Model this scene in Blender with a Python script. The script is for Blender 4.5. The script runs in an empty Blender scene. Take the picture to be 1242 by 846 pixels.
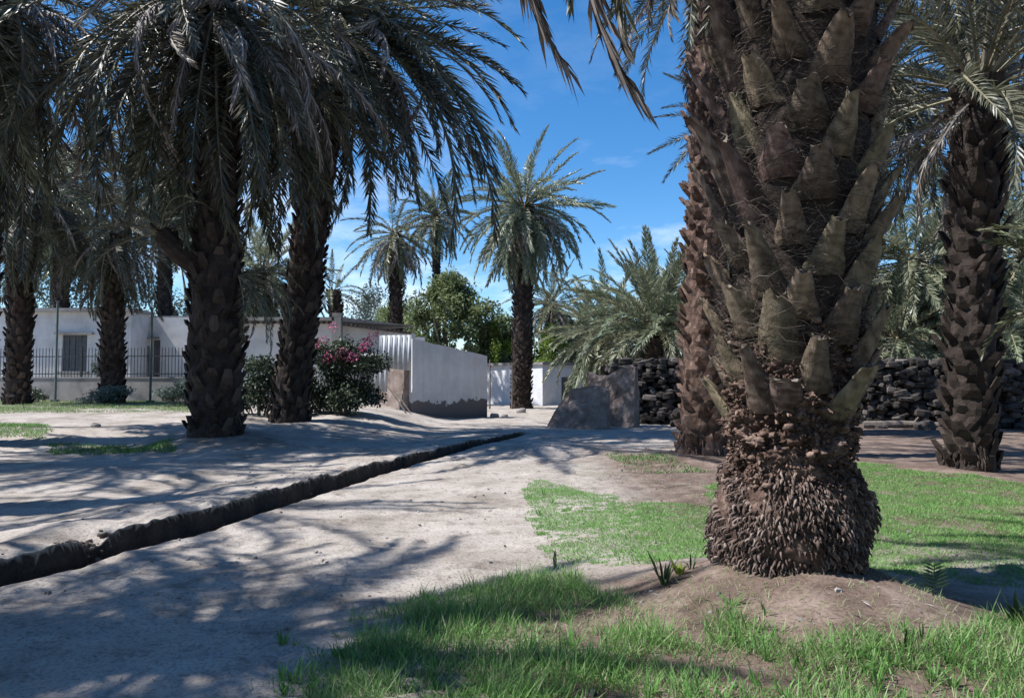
import bpy, math, random
import numpy as np
from mathutils import Vector, Matrix, Euler

R = math.radians
random.seed(7)
rng = np.random.default_rng(7)
scene = bpy.context.scene
COL = scene.collection

# ------------------------------------------------------------------ camera, sky, sun, exposure
F, U0, V0, HOR, CAMZ = 900.0, 621.0, 423.0, 462.0, 1.5
cam_d = bpy.data.cameras.new('camera'); cam = bpy.data.objects.new('camera', cam_d); COL.objects.link(cam)
cam_d.sensor_width = 36.0; cam_d.lens = 36.0 * F / 1242.0
cam_d.clip_start = 0.05; cam_d.clip_end = 3000
cam.location = (0, 0, CAMZ); cam.rotation_euler = (R(90) + math.atan((HOR - V0) / F), 0, 0)
scene.camera = cam

SUN_DIR = Vector((-1.0, -0.15, 0.0)).normalized(); SUN_EL = R(56)
sdir = Vector((SUN_DIR.x * math.cos(SUN_EL), SUN_DIR.y * math.cos(SUN_EL), math.sin(SUN_EL)))
world = bpy.data.worlds.new('World'); scene.world = world; world.use_nodes = True
wn, wl = world.node_tree.nodes, world.node_tree.links
bg = wn['Background']
sky = wn.new('ShaderNodeTexSky'); sky.sky_type = 'NISHITA'; sky.sun_disc = False
sky.sun_elevation = SUN_EL; sky.sun_rotation = math.atan2(sdir.x, sdir.y)
sky.altitude = 800; sky.air_density = 1.0; sky.dust_density = 0.4; sky.ozone_density = 3.0
tc = wn.new('ShaderNodeTexCoord')
mp = wn.new('ShaderNodeMapping'); mp.inputs['Scale'].default_value = (2.2, 2.2, 6.5); mp.inputs['Location'].default_value = (0.35, 0.0, 0.2)
nz = wn.new('ShaderNodeTexNoise'); nz.inputs['Scale'].default_value = 1.6; nz.inputs['Detail'].default_value = 8; nz.inputs['Roughness'].default_value = 0.6
cr = wn.new('ShaderNodeValToRGB'); cr.color_ramp.elements[0].position = 0.50; cr.color_ramp.elements[1].position = 0.80
sep = wn.new('ShaderNodeSeparateXYZ')
mr = wn.new('ShaderNodeMapRange'); mr.inputs['From Min'].default_value = 0.36; mr.inputs['From Max'].default_value = 0.10
mr.inputs['To Min'].default_value = 0.10; mr.inputs['To Max'].default_value = 1.0
mul = wn.new('ShaderNodeMath'); mul.operation = 'MULTIPLY'
mix = wn.new('ShaderNodeMixRGB'); mix.inputs['Color2'].default_value = (8.0, 8.3, 8.8, 1)
sat = wn.new('ShaderNodeHueSaturation'); sat.inputs['Saturation'].default_value = 1.32
wl.new(tc.outputs['Generated'], mp.inputs['Vector']); wl.new(mp.outputs['Vector'], nz.inputs['Vector'])
wl.new(nz.outputs['Fac'], cr.inputs['Fac']); wl.new(tc.outputs['Generated'], sep.inputs['Vector'])
wl.new(sep.outputs['Z'], mr.inputs['Value']); wl.new(cr.outputs['Color'], mul.inputs[0]); wl.new(mr.outputs['Result'], mul.inputs[1])
wl.new(sky.outputs['Color'], sat.inputs['Color']); wl.new(sat.outputs['Color'], mix.inputs['Color1'])
wl.new(mul.outputs['Value'], mix.inputs['Fac']); wl.new(mix.outputs['Color'], bg.inputs['Color'])
bg.inputs['Strength'].default_value = 0.123

sun_d = bpy.data.lights.new('sun', 'SUN'); sun = bpy.data.objects.new('sun', sun_d); COL.objects.link(sun)
sun_d.energy = 5.0; sun_d.angle = R(0.55); sun_d.color = (1.0, 0.985, 0.965)
sun.rotation_euler = (-sdir).to_track_quat('-Z', 'Y').to_euler()
vs = scene.view_settings; vs.view_transform = 'Standard'; vs.look = 'None'; vs.exposure = 0.62; vs.gamma = 1; vs.use_curve_mapping = False
scene.cycles.max_bounces = 6; scene.cycles.diffuse_bounces = 3; scene.cycles.glossy_bounces = 2
scene.cycles.transmission_bounces = 3; scene.cycles.caustics_reflective = False; scene.cycles.caustics_refractive = False

# ------------------------------------------------------------------ helpers
def P(u, v, Y):
    """point seen at pixel (u, v) of the photograph, Y metres ahead"""
    a = math.atan((HOR - V0) / F); c, s = math.cos(a), math.sin(a)
    dx, dy, dz = (u - U0) / F, c - (-(v - V0) / F) * s * -1 * -1, s + (-(v - V0) / F) * c
    dy = c - (-(v - V0) / F) * s
    return Vector((dx / dy * Y, Y, CAMZ + dz / dy * Y))

def PX(x, y, z):
    """pixel of world points (arrays)"""
    a = math.atan((HOR - V0) / F); c, s = math.cos(a), math.sin(a)
    d = y * c + (z - CAMZ) * s; h = -y * s + (z - CAMZ) * c
    return U0 + F * x / d, V0 - F * h / d

def hash3(ix, iy, iz, seed):
    n = (ix * 374761393 + iy * 668265263 + iz * 2147483647 + seed * 1274126177) & 0xFFFFFFFF
    n = ((n ^ (n >> 13)) * 1274126177) & 0xFFFFFFFF
    n = n ^ (n >> 16)
    return (n & 0xFFFFFF) / float(0xFFFFFF)

def vn(p, seed=0):
    p = np.asarray(p, float)
    i = np.floor(p).astype(np.int64); f = p - i; f = f * f * (3 - 2 * f)
    out = 0
    for dx in (0, 1):
        for dy in (0, 1):
            for dz in (0, 1):
                w = (f[:, 0] if dx else 1 - f[:, 0]) * (f[:, 1] if dy else 1 - f[:, 1]) * (f[:, 2] if dz else 1 - f[:, 2])
                out = out + w * hash3(i[:, 0] + dx, i[:, 1] + dy, i[:, 2] + dz, seed)
    return out * 2 - 1

def fbm(p, oct=4, seed=0, gain=0.5):
    p = np.asarray(p, float); a, s, o = 1.0, 0, 0
    for k in range(oct):
        o = o + a * vn(p * 2 ** k + k * 17.3, seed + k); s += a; a *= gain
    return o / s

def sm(x, a, b):
    t = np.clip((x - a) / (b - a), 0, 1); return t * t * (3 - 2 * t)

class MB:
    """collects verts and polys; build() links ONE mesh object"""
    def __init__(s): s.v = []; s.f = []; s.t = []; s.m = []; s.n = 0
    def add(s, v, f, tint=0.5, mi=0):
        v = np.asarray(v, float).reshape(-1, 3)
        s.v.append(v)
        if isinstance(f, np.ndarray): s.f.append((f + s.n)); nf = len(f)
        else:
            f = [tuple(i + s.n for i in q) for q in f]; s.f.append(f); nf = len(f)
        s.t.append(np.broadcast_to(np.asarray(tint, float), (len(v),)).copy())
        s.m.append(np.full(nf, mi, np.int32)); s.n += len(v)
    def mesh(s, name, mats, smooth=False):
        V = np.concatenate(s.v); T = np.concatenate(s.t); M = np.concatenate(s.m)
        loops, tot = [], []
        for f in s.f:
            if isinstance(f, np.ndarray):
                loops.append(f.reshape(-1)); tot.append(np.full(len(f), f.shape[1], np.int32))
            else:
                loops.append(np.array([i for q in f for i in q], np.int64)); tot.append(np.array([len(q) for q in f], np.int32))
        L = np.concatenate(loops).astype(np.int32); C = np.concatenate(tot)
        me = bpy.data.meshes.new(name)
        me.vertices.add(len(V)); me.vertices.foreach_set('co', V.astype(np.float32).reshape(-1))
        me.loops.add(len(L)); me.loops.foreach_set('vertex_index', L)
        me.polygons.add(len(C)); st = np.concatenate([[0], np.cumsum(C)[:-1]]).astype(np.int32)
        me.polygons.foreach_set('loop_start', st); me.polygons.foreach_set('loop_total', C)
        me.polygons.foreach_set('material_index', M)
        me.polygons.foreach_set('use_smooth', np.full(len(C), smooth, bool))
        at = me.attributes.new('tint', 'FLOAT', 'POINT'); at.data.foreach_set('value', T.astype(np.float32))
        me.update(calc_edges=True); me.validate()
        for m in (mats if isinstance(mats, (list, tuple)) else [mats]): me.materials.append(m)
        return me
    def build(s, name, mats, parent=None, smooth=False, loc=None):
        return link(name, s.mesh(name, mats, smooth), parent, loc)

def link(name, me, parent=None, loc=None):
    o = bpy.data.objects.new(name, me); COL.objects.link(o)
    if parent is not None: o.parent = parent
    if loc is not None: o.location = loc
    return o
def tag(o, label=None, cat=None, group=None, kind=None):
    if label: o['label'] = label
    if cat: o['category'] = cat
    if group: o['group'] = group
    if kind: o['kind'] = kind
    return o
def thing(name, loc, label, cat, group=None):
    o = bpy.data.objects.new(name, None); COL.objects.link(o); o.location = loc; o.empty_display_size = 0.2
    return tag(o, label, cat, group)

def box(mb, c, size, rz=0.0, tint=0.5, mi=0, taper=1.0, jit=0.0):
    x, y, z = [d / 2 for d in size]
    v = np.array([[-x, -y, -z], [x, -y, -z], [x, y, -z], [-x, y, -z], [-x * taper, -y * taper, z], [x * taper, -y * taper, z], [x * taper, y * taper, z], [-x * taper, y * taper, z]])
    if jit: v = v + rng.uniform(-jit, jit, v.shape)
    cs, sn = math.cos(rz), math.sin(rz)
    v = np.stack([v[:, 0] * cs - v[:, 1] * sn, v[:, 0] * sn + v[:, 1] * cs, v[:, 2]], 1) + np.array(c)
    mb.add(v, [(0, 3, 2, 1), (4, 5, 6, 7), (0, 1, 5, 4), (1, 2, 6, 5), (2, 3, 7, 6), (3, 0, 4, 7)], tint, mi)

def tube(mb, pts, rad, n=7, tint=0.5, mi=0, cap=True):
    pts = np.asarray(pts, float); k = len(pts); rad = np.broadcast_to(np.asarray(rad, float), (k,))
    T = np.gradient(pts, axis=0); T /= np.linalg.norm(T, axis=1)[:, None] + 1e-9
    ref = np.array([0, 0, 1.0]) if abs(T[0, 2]) < 0.9 else np.array([1.0, 0, 0])
    A = np.cross(T, ref); A /= np.linalg.norm(A, axis=1)[:, None] + 1e-9; B = np.cross(T, A)
    th = np.arange(n) / n * 2 * math.pi
    V = pts[:, None] + rad[:, None, None] * (np.cos(th)[None, :, None] * A[:, None] + np.sin(th)[None, :, None] * B[:, None])
    f = []
    for i in range(k - 1):
        for j in range(n):
            f.append((i * n + j, i * n + (j + 1) % n, (i + 1) * n + (j + 1) % n, (i + 1) * n + j))
    if cap: f.append(tuple(range(n))); f.append(tuple((k - 1) * n + j for j in reversed(range(n))))
    mb.add(V.reshape(-1, 3), f, tint, mi)

# ------------------------------------------------------------------ materials
def mat(name, cols, scale=3.0, rough=0.85, bump=0.0, bscale=20.0, detail=6, tint=0.0, objvar=0.0, spec=0.3, trans=0.0, stretch=None, contrast=(0.3, 0.7)):
    m = bpy.data.materials.new(name); m.use_nodes = True
    n, l = m.node_tree.nodes, m.node_tree.links; b = n['Principled BSDF']; out = n['Material Output']
    tcn = n.new('ShaderNodeTexCoord'); vec = tcn.outputs['Object']
    if stretch:
        q = n.new('ShaderNodeMapping'); q.inputs['Scale'].default_value = stretch; l.new(vec, q.inputs['Vector']); vec = q.outputs['Vector']
    t = n.new('ShaderNodeTexNoise'); t.inputs['Scale'].default_value = scale; t.inputs['Detail'].default_value = detail; t.inputs['Roughness'].default_value = 0.62
    l.new(vec, t.inputs['Vector']); fac = t.outputs['Fac']
    if tint:
        a = n.new('ShaderNodeAttribute'); a.attribute_name = 'tint'
        mm = n.new('ShaderNodeMix'); mm.data_type = 'FLOAT'; mm.inputs[0].default_value = tint
        l.new(fac, mm.inputs[2]); l.new(a.outputs['Fac'], mm.inputs[3]); fac = mm.outputs[0]
    r = n.new('ShaderNodeValToRGB'); e = r.color_ramp.elements
    lo, hi = contrast
    for k, c in enumerate(cols):
        pos = lo + (hi - lo) * k / max(1, len(cols) - 1)
        el = e[k] if k < 2 and k < len(e) else e.new(pos)
        el.position = pos; el.color = (*c, 1)
    l.new(fac, r.inputs['Fac']); colr = r.outputs['Color']
    if objvar:
        oi = n.new('ShaderNodeObjectInfo'); h = n.new('ShaderNodeHueSaturation')
        q = n.new('ShaderNodeMapRange'); q.inputs['To Min'].default_value = 1 - objvar; q.inputs['To Max'].default_value = 1 + objvar
        l.new(oi.outputs['Random'], q.inputs['Value']); l.new(q.outputs['Result'], h.inputs['Value']); l.new(colr, h.inputs['Color']); colr = h.outputs['Color']
        fr = n.new('ShaderNodeMath'); fr.operation = 'MULTIPLY'; fr.inputs[1].default_value = 7.3; l.new(oi.outputs['Random'], fr.inputs[0]); f2 = n.new('ShaderNodeMath'); f2.operation = 'FRACT'; l.new(fr.outputs['Value'], f2.inputs[0])
        hq = n.new('ShaderNodeMapRange'); hq.inputs['To Min'].default_value = 0.465; hq.inputs['To Max'].default_value = 0.515; l.new(f2.outputs['Value'], hq.inputs['Value']); l.new(hq.outputs['Result'], h.inputs['Hue'])
    l.new(colr, b.inputs['Base Color']); b.inputs['Roughness'].default_value = rough; b.inputs['Specular IOR Level'].default_value = spec
    if bump:
        t2 = n.new('ShaderNodeTexNoise'); t2.inputs['Scale'].default_value = bscale; t2.inputs['Detail'].default_value = 8; t2.inputs['Roughness'].default_value = 0.65
        l.new(vec, t2.inputs['Vector']); bp = n.new('ShaderNodeBump'); bp.inputs['Strength'].default_value = bump; bp.inputs['Distance'].default_value = 0.03
        l.new(t2.outputs['Fac'], bp.inputs['Height']); l.new(bp.outputs['Normal'], b.inputs['Normal'])
    if trans:
        tr = n.new('ShaderNodeBsdfTranslucent'); l.new(colr, tr.inputs['Color']); mx = n.new('ShaderNodeMixShader'); mx.inputs['Fac'].default_value = trans
        l.new(b.outputs['BSDF'], mx.inputs[1]); l.new(tr.outputs['BSDF'], mx.inputs[2]); l.new(mx.outputs['Shader'], out.inputs['Surface'])
    return m

M = {}
M['frond'] = mat('frond_leaf', [(0.035, 0.038, 0.020), (0.085, 0.090, 0.052), (0.20, 0.20, 0.14)], 2, 0.42, tint=0.75, objvar=0.38, spec=0.5, trans=0.2)
M['frond_green'] = mat('frond_green', [(0.06, 0.075, 0.03), (0.12, 0.14, 0.065), (0.23, 0.235, 0.14)], 2, 0.42, tint=0.75, objvar=0.25, spec=0.5, trans=0.22)
M['frond_silver'] = mat('frond_silver', [(0.10, 0.13, 0.07), (0.19, 0.22, 0.135), (0.34, 0.36, 0.25)], 2, 0.4, tint=0.75, objvar=0.2, spec=0.5, trans=0.22)
M['rachis'] = mat('frond_rachis', [(0.10, 0.095, 0.055), (0.20, 0.185, 0.12), (0.30, 0.28, 0.20)], 3, 0.45, objvar=0.3, spec=0.4)
M['dead'] = mat('frond_dead', [(0.10, 0.082, 0.066), (0.22, 0.19, 0.155), (0.42, 0.385, 0.34)], 2, 0.6, tint=0.75, objvar=0.3, spec=0.3, trans=0.1)
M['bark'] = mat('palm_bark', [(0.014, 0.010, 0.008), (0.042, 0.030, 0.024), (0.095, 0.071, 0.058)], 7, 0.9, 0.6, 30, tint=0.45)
M['bark_red'] = mat('palm_bark_red', [(0.022, 0.013, 0.010), (0.13, 0.080, 0.060), (0.36, 0.25, 0.20)], 9, 0.9, 0.9, 40, tint=0.35)
M['stub'] = mat('leaf_base', [(0.04, 0.031, 0.020), (0.18, 0.142, 0.088), (0.33, 0.27, 0.18)], 5, 0.75, 0.6, 30, tint=0.4, objvar=0.25, stretch=(3.5, 3.5, 0.5))
M['stub_red'] = mat('leaf_base_red', [(0.04, 0.027, 0.020), (0.12, 0.083, 0.060), (0.27, 0.21, 0.165)], 5, 0.8, 0.5, 30, tint=0.4, objvar=0.3, stretch=(3.5, 3.5, 0.5))
M['stub_cut'] = mat('leaf_base_cut', [(0.07, 0.058, 0.046), (0.16, 0.14, 0.115), (0.30, 0.27, 0.235)], 25, 0.9, 0.5, 60)
M['fibre'] = mat('palm_fibre', [(0.012, 0.009, 0.007), (0.05, 0.036, 0.028), (0.19, 0.15, 0.12)], 6, 0.9, tint=0.7)
M['root'] = mat('palm_roots', [(0.03, 0.019, 0.016), (0.115, 0.08, 0.066), (0.29, 0.222, 0.19)], 8, 0.9, 0.4, 50, tint=0.55)
M['grass'] = mat('grass_blade', [(0.035, 0.075, 0.022), (0.125, 0.285, 0.062), (0.215, 0.39, 0.11), (0.42, 0.38, 0.24)], 1.2, 0.5, tint=0.8, spec=0.4, trans=0.42, contrast=(0.15, 0.9))
M['bush'] = mat('bush_leaf', [(0.022, 0.036, 0.02), (0.055, 0.08, 0.042), (0.12, 0.15, 0.085)], 1.5, 0.45, tint=0.7, spec=0.45, trans=0.2)
M['tree'] = mat('tree_leaf', [(0.10, 0.13, 0.06), (0.20, 0.245, 0.11), (0.30, 0.34, 0.17)], 1.2, 0.5, tint=0.65, trans=0.5)
M['tree_yellow'] = mat('tree_leaf_yellow', [(0.07, 0.12, 0.02), (0.17, 0.25, 0.04), (0.28, 0.36, 0.08)], 1.2, 0.5, tint=0.65, trans=0.35)
M['tree_blue'] = mat('tree_leaf_blue', [(0.07, 0.105, 0.085), (0.14, 0.18, 0.15), (0.22, 0.26, 0.22)], 1.2, 0.5, tint=0.65, trans=0.3)
M['seedling'] = mat('seedling_leaf', [(0.03, 0.055, 0.022), (0.07, 0.115, 0.04), (0.14, 0.19, 0.07)], 4, 0.45, tint=0.6, trans=0.2)
M['yellowgreen'] = mat('young_leaf', [(0.16, 0.22, 0.03), (0.27, 0.34, 0.05)], 4, 0.45, trans=0.3)
M['flower'] = mat('bougainvillea_bract', [(0.42, 0.04, 0.14), (0.62, 0.10, 0.26), (0.70, 0.24, 0.38)], 3, 0.6, tint=0.7, trans=0.3)
M['wood'] = mat('dry_wood', [(0.10, 0.08, 0.065), (0.24, 0.20, 0.17)], 12, 0.9, 0.4, 40)
M['mudwall'] = mat('mud_plaster', [(0.13, 0.10, 0.088), (0.24, 0.19, 0.168), (0.34, 0.285, 0.255)], 2.2, 0.95, 1.0, 14)
M['stone'] = mat('field_stone', [(0.02, 0.017, 0.015), (0.06, 0.051, 0.046), (0.19, 0.165, 0.148)], 4, 0.9, 0.7, 18, tint=0.5)
M['whitewash'] = mat('whitewash', [(0.55, 0.55, 0.56), (0.68, 0.68, 0.69), (0.74, 0.74, 0.74)], 1.6, 0.9, 0.25, 10)
M['housewall'] = mat('house_wall', [(0.47, 0.455, 0.44), (0.61, 0.595, 0.58), (0.69, 0.675, 0.66)], 1.1, 0.9, 0.25, 10)
M['plinth'] = mat('grey_plaster', [(0.17, 0.16, 0.15), (0.27, 0.255, 0.24), (0.34, 0.32, 0.30)], 1.4, 0.95, 0.4, 12)
M['darkmetal'] = mat('dark_metal', [(0.025, 0.03, 0.032), (0.05, 0.056, 0.06)], 8, 0.5)
M['greenpole'] = mat('green_metal', [(0.09, 0.13, 0.12), (0.16, 0.20, 0.185)], 6, 0.6)
M['shutter'] = mat('grey_shutter', [(0.06, 0.065, 0.07), (0.11, 0.115, 0.12)], 5, 0.6)
M['glass'] = mat('dark_glass', [(0.015, 0.02, 0.022), (0.03, 0.035, 0.04)], 3, 0.12, spec=0.5)
M['zinc'] = mat('corrugated_zinc', [(0.26, 0.27, 0.29), (0.40, 0.415, 0.44), (0.48, 0.49, 0.51)], 2.0, 0.5, 0.2, 10, spec=0.5)
M['pebble'] = mat('pebble', [(0.16, 0.14, 0.13), (0.34, 0.31, 0.29)], 6, 0.9, 0.4, 20, tint=0.6)

M['clod'] = mat('earth_clod', [(0.05, 0.04, 0.034), (0.15, 0.122, 0.104), (0.30, 0.255, 0.22)], 6, 0.95, 0.5, 25, tint=0.6)

def plaster_wall_mat():
    """grey render with rain streaks and a broken dark damp band at its foot"""
    m = mat('stained_render', [(0.50, 0.49, 0.49), (0.62, 0.61, 0.61), (0.70, 0.69, 0.69)], 0.9, 0.95, 0.35, 9)
    n, l = m.node_tree.nodes, m.node_tree.links; b = n['Principled BSDF']
    src = b.inputs['Base Color'].links[0].from_socket
    tcn = n.new('ShaderNodeTexCoord'); s = n.new('ShaderNodeSeparateXYZ'); l.new(tcn.outputs['Object'], s.inputs['Vector'])
    t = n.new('ShaderNodeTexNoise'); t.inputs['Scale'].default_value = 1.7; t.inputs['Detail'].default_value = 9; t.inputs['Roughness'].default_value = 0.7
    l.new(tcn.outputs['Object'], t.inputs['Vector'])
    ma = n.new('ShaderNodeMath'); ma.operation = 'MULTIPLY_ADD'; ma.inputs[1].default_value = 1.1; ma.inputs[2].default_value = -0.02
    l.new(t.outputs['Fac'], ma.inputs[0]); lt = n.new('ShaderNodeMath'); lt.operation = 'LESS_THAN'
    l.new(s.outputs['Z'], lt.inputs[0]); l.new(ma.outputs['Value'], lt.inputs[1])
    q = n.new('ShaderNodeMapping'); q.inputs['Scale'].default_value = (2.5, 2.5, 0.12); l.new(tcn.outputs['Object'], q.inputs['Vector'])
    t2 = n.new('ShaderNodeTexNoise'); t2.inputs['Scale'].default_value = 2.5; t2.inputs['Detail'].default_value = 5; l.new(q.outputs['Vector'], t2.inputs['Vector'])
    rp = n.new('ShaderNodeValToRGB'); rp.color_ramp.elements[0].position = 0.4; rp.color_ramp.elements[0].color = (0.93, 0.927, 0.925, 1); rp.color_ramp.elements[1].position = 0.62; rp.color_ramp.elements[1].color = (1, 1, 1, 1)
    l.new(t2.outputs['Fac'], rp.inputs['Fac'])
    mu = n.new('ShaderNodeMixRGB'); mu.blend_type = 'MULTIPLY'; mu.inputs['Fac'].default_value = 1; l.new(src, mu.inputs['Color1']); l.new(rp.outputs['Color'], mu.inputs['Color2'])
    mx = n.new('ShaderNodeMixRGB'); mx.inputs['Color2'].default_value = (0.15, 0.135, 0.13, 1); l.new(lt.outputs['Value'], mx.inputs['Fac']); l.new(mu.outputs['Color'], mx.inputs['Color1'])
    l.new(mx.outputs['Color'], b.inputs['Base Color'])
    return m
M['render'] = plaster_wall_mat()

def ground_mat():
    m = bpy.data.materials.new('dry_earth'); m.use_nodes = True
    n, l = m.node_tree.nodes, m.node_tree.links; b = n['Principled BSDF']
    tcn = n.new('ShaderNodeTexCoord'); vec = tcn.outputs['Object']
    def noise(sc, det=8, ro=0.6):
        t = n.new('ShaderNodeTexNoise'); t.inputs['Scale'].default_value = sc; t.inputs['Detail'].default_value = det; t.inputs['Roughness'].default_value = ro
        l.new(vec, t.inputs['Vector']); return t.outputs['Fac']
    def ramp(fac, pts):
        r = n.new('ShaderNodeValToRGB'); e = r.color_ramp.elements
        for k, (p, c) in enumerate(pts):
            el = e[k] if k < 2 else e.new(p)
            el.position = p; el.color = (*c, 1)
        l.new(fac, r.inputs['Fac']); return r.outputs['Color']
    pale = ramp(noise(0.9), [(0.3, (0.25, 0.212, 0.178)), (0.5, (0.385, 0.338, 0.296)), (0.7, (0.465, 0.417, 0.373))])
    brown = ramp(noise(2.5), [(0.3, (0.09, 0.062, 0.05)), (0.5, (0.165, 0.118, 0.094)), (0.72, (0.29, 0.222, 0.182))])
    wet_shade = ramp(noise(3.5), [(0.3, (0.022, 0.018, 0.016)), (0.7, (0.062, 0.053, 0.047))])  # channel earth: damp, and darkened further to hold the wall's shade
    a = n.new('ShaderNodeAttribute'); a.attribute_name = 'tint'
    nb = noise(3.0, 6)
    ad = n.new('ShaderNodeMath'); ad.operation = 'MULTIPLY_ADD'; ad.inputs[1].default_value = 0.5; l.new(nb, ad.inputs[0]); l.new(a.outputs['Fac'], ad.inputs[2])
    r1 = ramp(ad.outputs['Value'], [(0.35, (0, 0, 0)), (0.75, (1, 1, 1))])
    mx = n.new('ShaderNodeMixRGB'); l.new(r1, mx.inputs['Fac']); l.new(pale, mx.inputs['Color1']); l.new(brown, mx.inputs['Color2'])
    w = n.new('ShaderNodeAttribute'); w.attribute_name = 'wet_shade'
    mx2 = n.new('ShaderNodeMixRGB'); l.new(w.outputs['Fac'], mx2.inputs['Fac']); l.new(mx.outputs['Color'], mx2.inputs['Color1']); l.new(wet_shade, mx2.inputs['Color2'])
    sp = ramp(noise(42, 3), [(0.36, (0.62, 0.60, 0.58)), (0.5, (1, 1, 1)), (0.70, (1.12, 1.12, 1.12))])
    mu = n.new('ShaderNodeMixRGB'); mu.blend_type = 'MULTIPLY'; mu.inputs['Fac'].default_value = 0.85; l.new(mx2.outputs['Color'], mu.inputs['Color1']); l.new(sp, mu.inputs['Color2'])
    mo = ramp(noise(3.2, 12, 0.72), [(0.36, (0.50, 0.47, 0.45)), (0.47, (0.96, 0.96, 0.96)), (0.75, (1.06, 1.06, 1.06))])
    mu2 = n.new('ShaderNodeMixRGB'); mu2.blend_type = 'MULTIPLY'; mu2.inputs['Fac'].default_value = 0.8; l.new(mu.outputs['Color'], mu2.inputs['Color1']); l.new(mo, mu2.inputs['Color2'])
    l.new(mu2.outputs['Color'], b.inputs['Base Color']); b.inputs['Roughness'].default_value = 0.95; b.inputs['Specular IOR Level'].default_value = 0.2
    b1 = n.new('ShaderNodeBump'); b1.inputs['Strength'].default_value = 0.55; b1.inputs['Distance'].default_value = 0.05; l.new(noise(7, 10, 0.7), b1.inputs['Height'])
    b2 = n.new('ShaderNodeBump'); b2.inputs['Strength'].default_value = 0.5; b2.inputs['Distance'].default_value = 0.012; l.new(noise(60, 6, 0.7), b2.inputs['Height'])
    l.new(b1.outputs['Normal'], b2.inputs['Normal']); l.new(b2.outputs['Normal'], b.inputs['Normal'])
    return m
M['ground'] = ground_mat()

# ------------------------------------------------------------------ ground sheet with the irrigation channel cut in it
LIPY = np.array([-20, 2.0, 4.0, 5.4, 6.65, 8.28, 11.9, 15.7, 21.4, 24, 400])
LIPX = np.array([-9.0, -4.75, -4.16, -3.73, -3.33, -2.95, -2.20, -1.10, 0.50, 1.1, 1.1])
_yy = np.linspace(-20, 30, 1001); _xx = np.interp(_yy, LIPY, LIPX)
_k = np.exp(-np.linspace(-2, 2, 41) ** 2); _k /= _k.sum()
_xs = np.convolve(np.pad(_xx, 20, 'edge'), _k, 'valid')
def lipx(y): return np.interp(y, _yy, _xs)
MAIN = Vector((1.885, 5.15, 0.0))
def height(x, y, fine=True):
    x = np.asarray(x, float); y = np.asarray(y, float)
    p = np.stack([x, y, np.zeros_like(x)], -1).reshape(-1, 3)
    h = 0.05 * fbm(p * 0.35, 3, 1).reshape(x.shape)
    h = h + 0.55 * sm(y, 12, 26) * sm(-x, 2.0, 5.5)                       # the ground climbs towards the house
    h = h + 0.16 * np.exp(-((y - 18.6 - 0.5 * np.sin(x * 0.7)) / 0.9) ** 2) * sm(-x, 5.5, 8)
    h = h - 0.10 * np.exp(-((y - 15.5) / 1.8) ** 2) * sm(-x, 6, 9)
    for (mx, my, a, r) in ((1.93, 5.1, 0.30, 0.85), (2.0, 4.4, 0.10, 0.8), (3.6, 14.5, 0.12, 1.2), (6.9, 11.9, 0.15, 1.3), (-6.55, 16.5, 0.25, 1.3), (0.9, 16.5, 0.10, 1.4)):
        h = h + a * np.exp(-((x - mx) ** 2 + (y - my) ** 2) / r ** 2)
    h = h + 0.05 * sm(x, 0.4, 1.2) * sm(-y, -4.9, -3.6)
    if fine:
        q = fbm(p * 1.7, 4, 5).reshape(x.shape); q2 = fbm(p * 6.0, 3, 9).reshape(x.shape)
        h = h + 0.032 * q + 0.016 * q2
    # the channel: a crumbling bank on the left, a flush lip on the right
    wob = 0.05 * fbm(np.stack([y * 1.3, y * 0, y * 0], -1).reshape(-1, 3), 4, 3).reshape(x.shape)
    wob2 = 0.05 * fbm(np.stack([y * 3.6 + 9, x * 0.6, y * 0], -1).reshape(-1, 3), 5, 4, 0.6).reshape(x.shape)
    s = x - lipx(y)
    global CH
    on = sm(y, -30, -20) * (1 - sm(y, 21.2, 22.3))
    bank = sm(s, -0.26 + wob + wob2, -0.222 + wob + wob2)
    lip = 1 - sm(s, -0.13 + wob2 * 0.6, 0.05 + wob2)
    gap = np.exp(-((y - 6.55) / 0.22) ** 2) + 0.8 * np.exp(-((y - 5.45) / 0.2) ** 2)   # two crumbled places
    rise = (0.16 + 0.04 * q if fine else 0.16) * (1 - bank) * sm(s, -2.6, -0.4) * (1 - 0.75 * np.clip(gap, 0, 1) * sm(s, -0.75, -0.4)) * (1 - 0.6 * sm(y, 12, 20))
    dep = -(0.21 - 0.08 * np.clip(gap, 0, 1) - 0.08 * sm(y, 14, 21)) * bank * lip
    if fine: crumb = 0.03 * fbm(np.stack([x * 14, y * 9, y * 0], -1).reshape(-1, 3), 3, 12).reshape(x.shape) * sm(s, -0.62, -0.34) * (1 - sm(s, -0.15, -0.02)) * on; h = h + crumb
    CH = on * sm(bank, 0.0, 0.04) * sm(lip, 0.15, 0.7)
    return h + on * (rise + dep)
def gz(x, y): return float(height(np.array([x]), np.array([y]))[0])
def GP(u, v):
    """point of the ground seen at pixel (u, v)"""
    z = 0.0
    for _ in range(25):
        a = math.atan((HOR - V0) / F); c, s = math.cos(a), math.sin(a); k = -(v - V0) / F
        sl = (s + k * c) / (c - k * s); Y = (z - CAMZ) / sl
        X = (u - U0) / F / (c - k * s) * Y
        z = 0.5 * z + 0.5 * gz(X, Y)
    return Vector((X, Y, gz(X, Y)))

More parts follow.
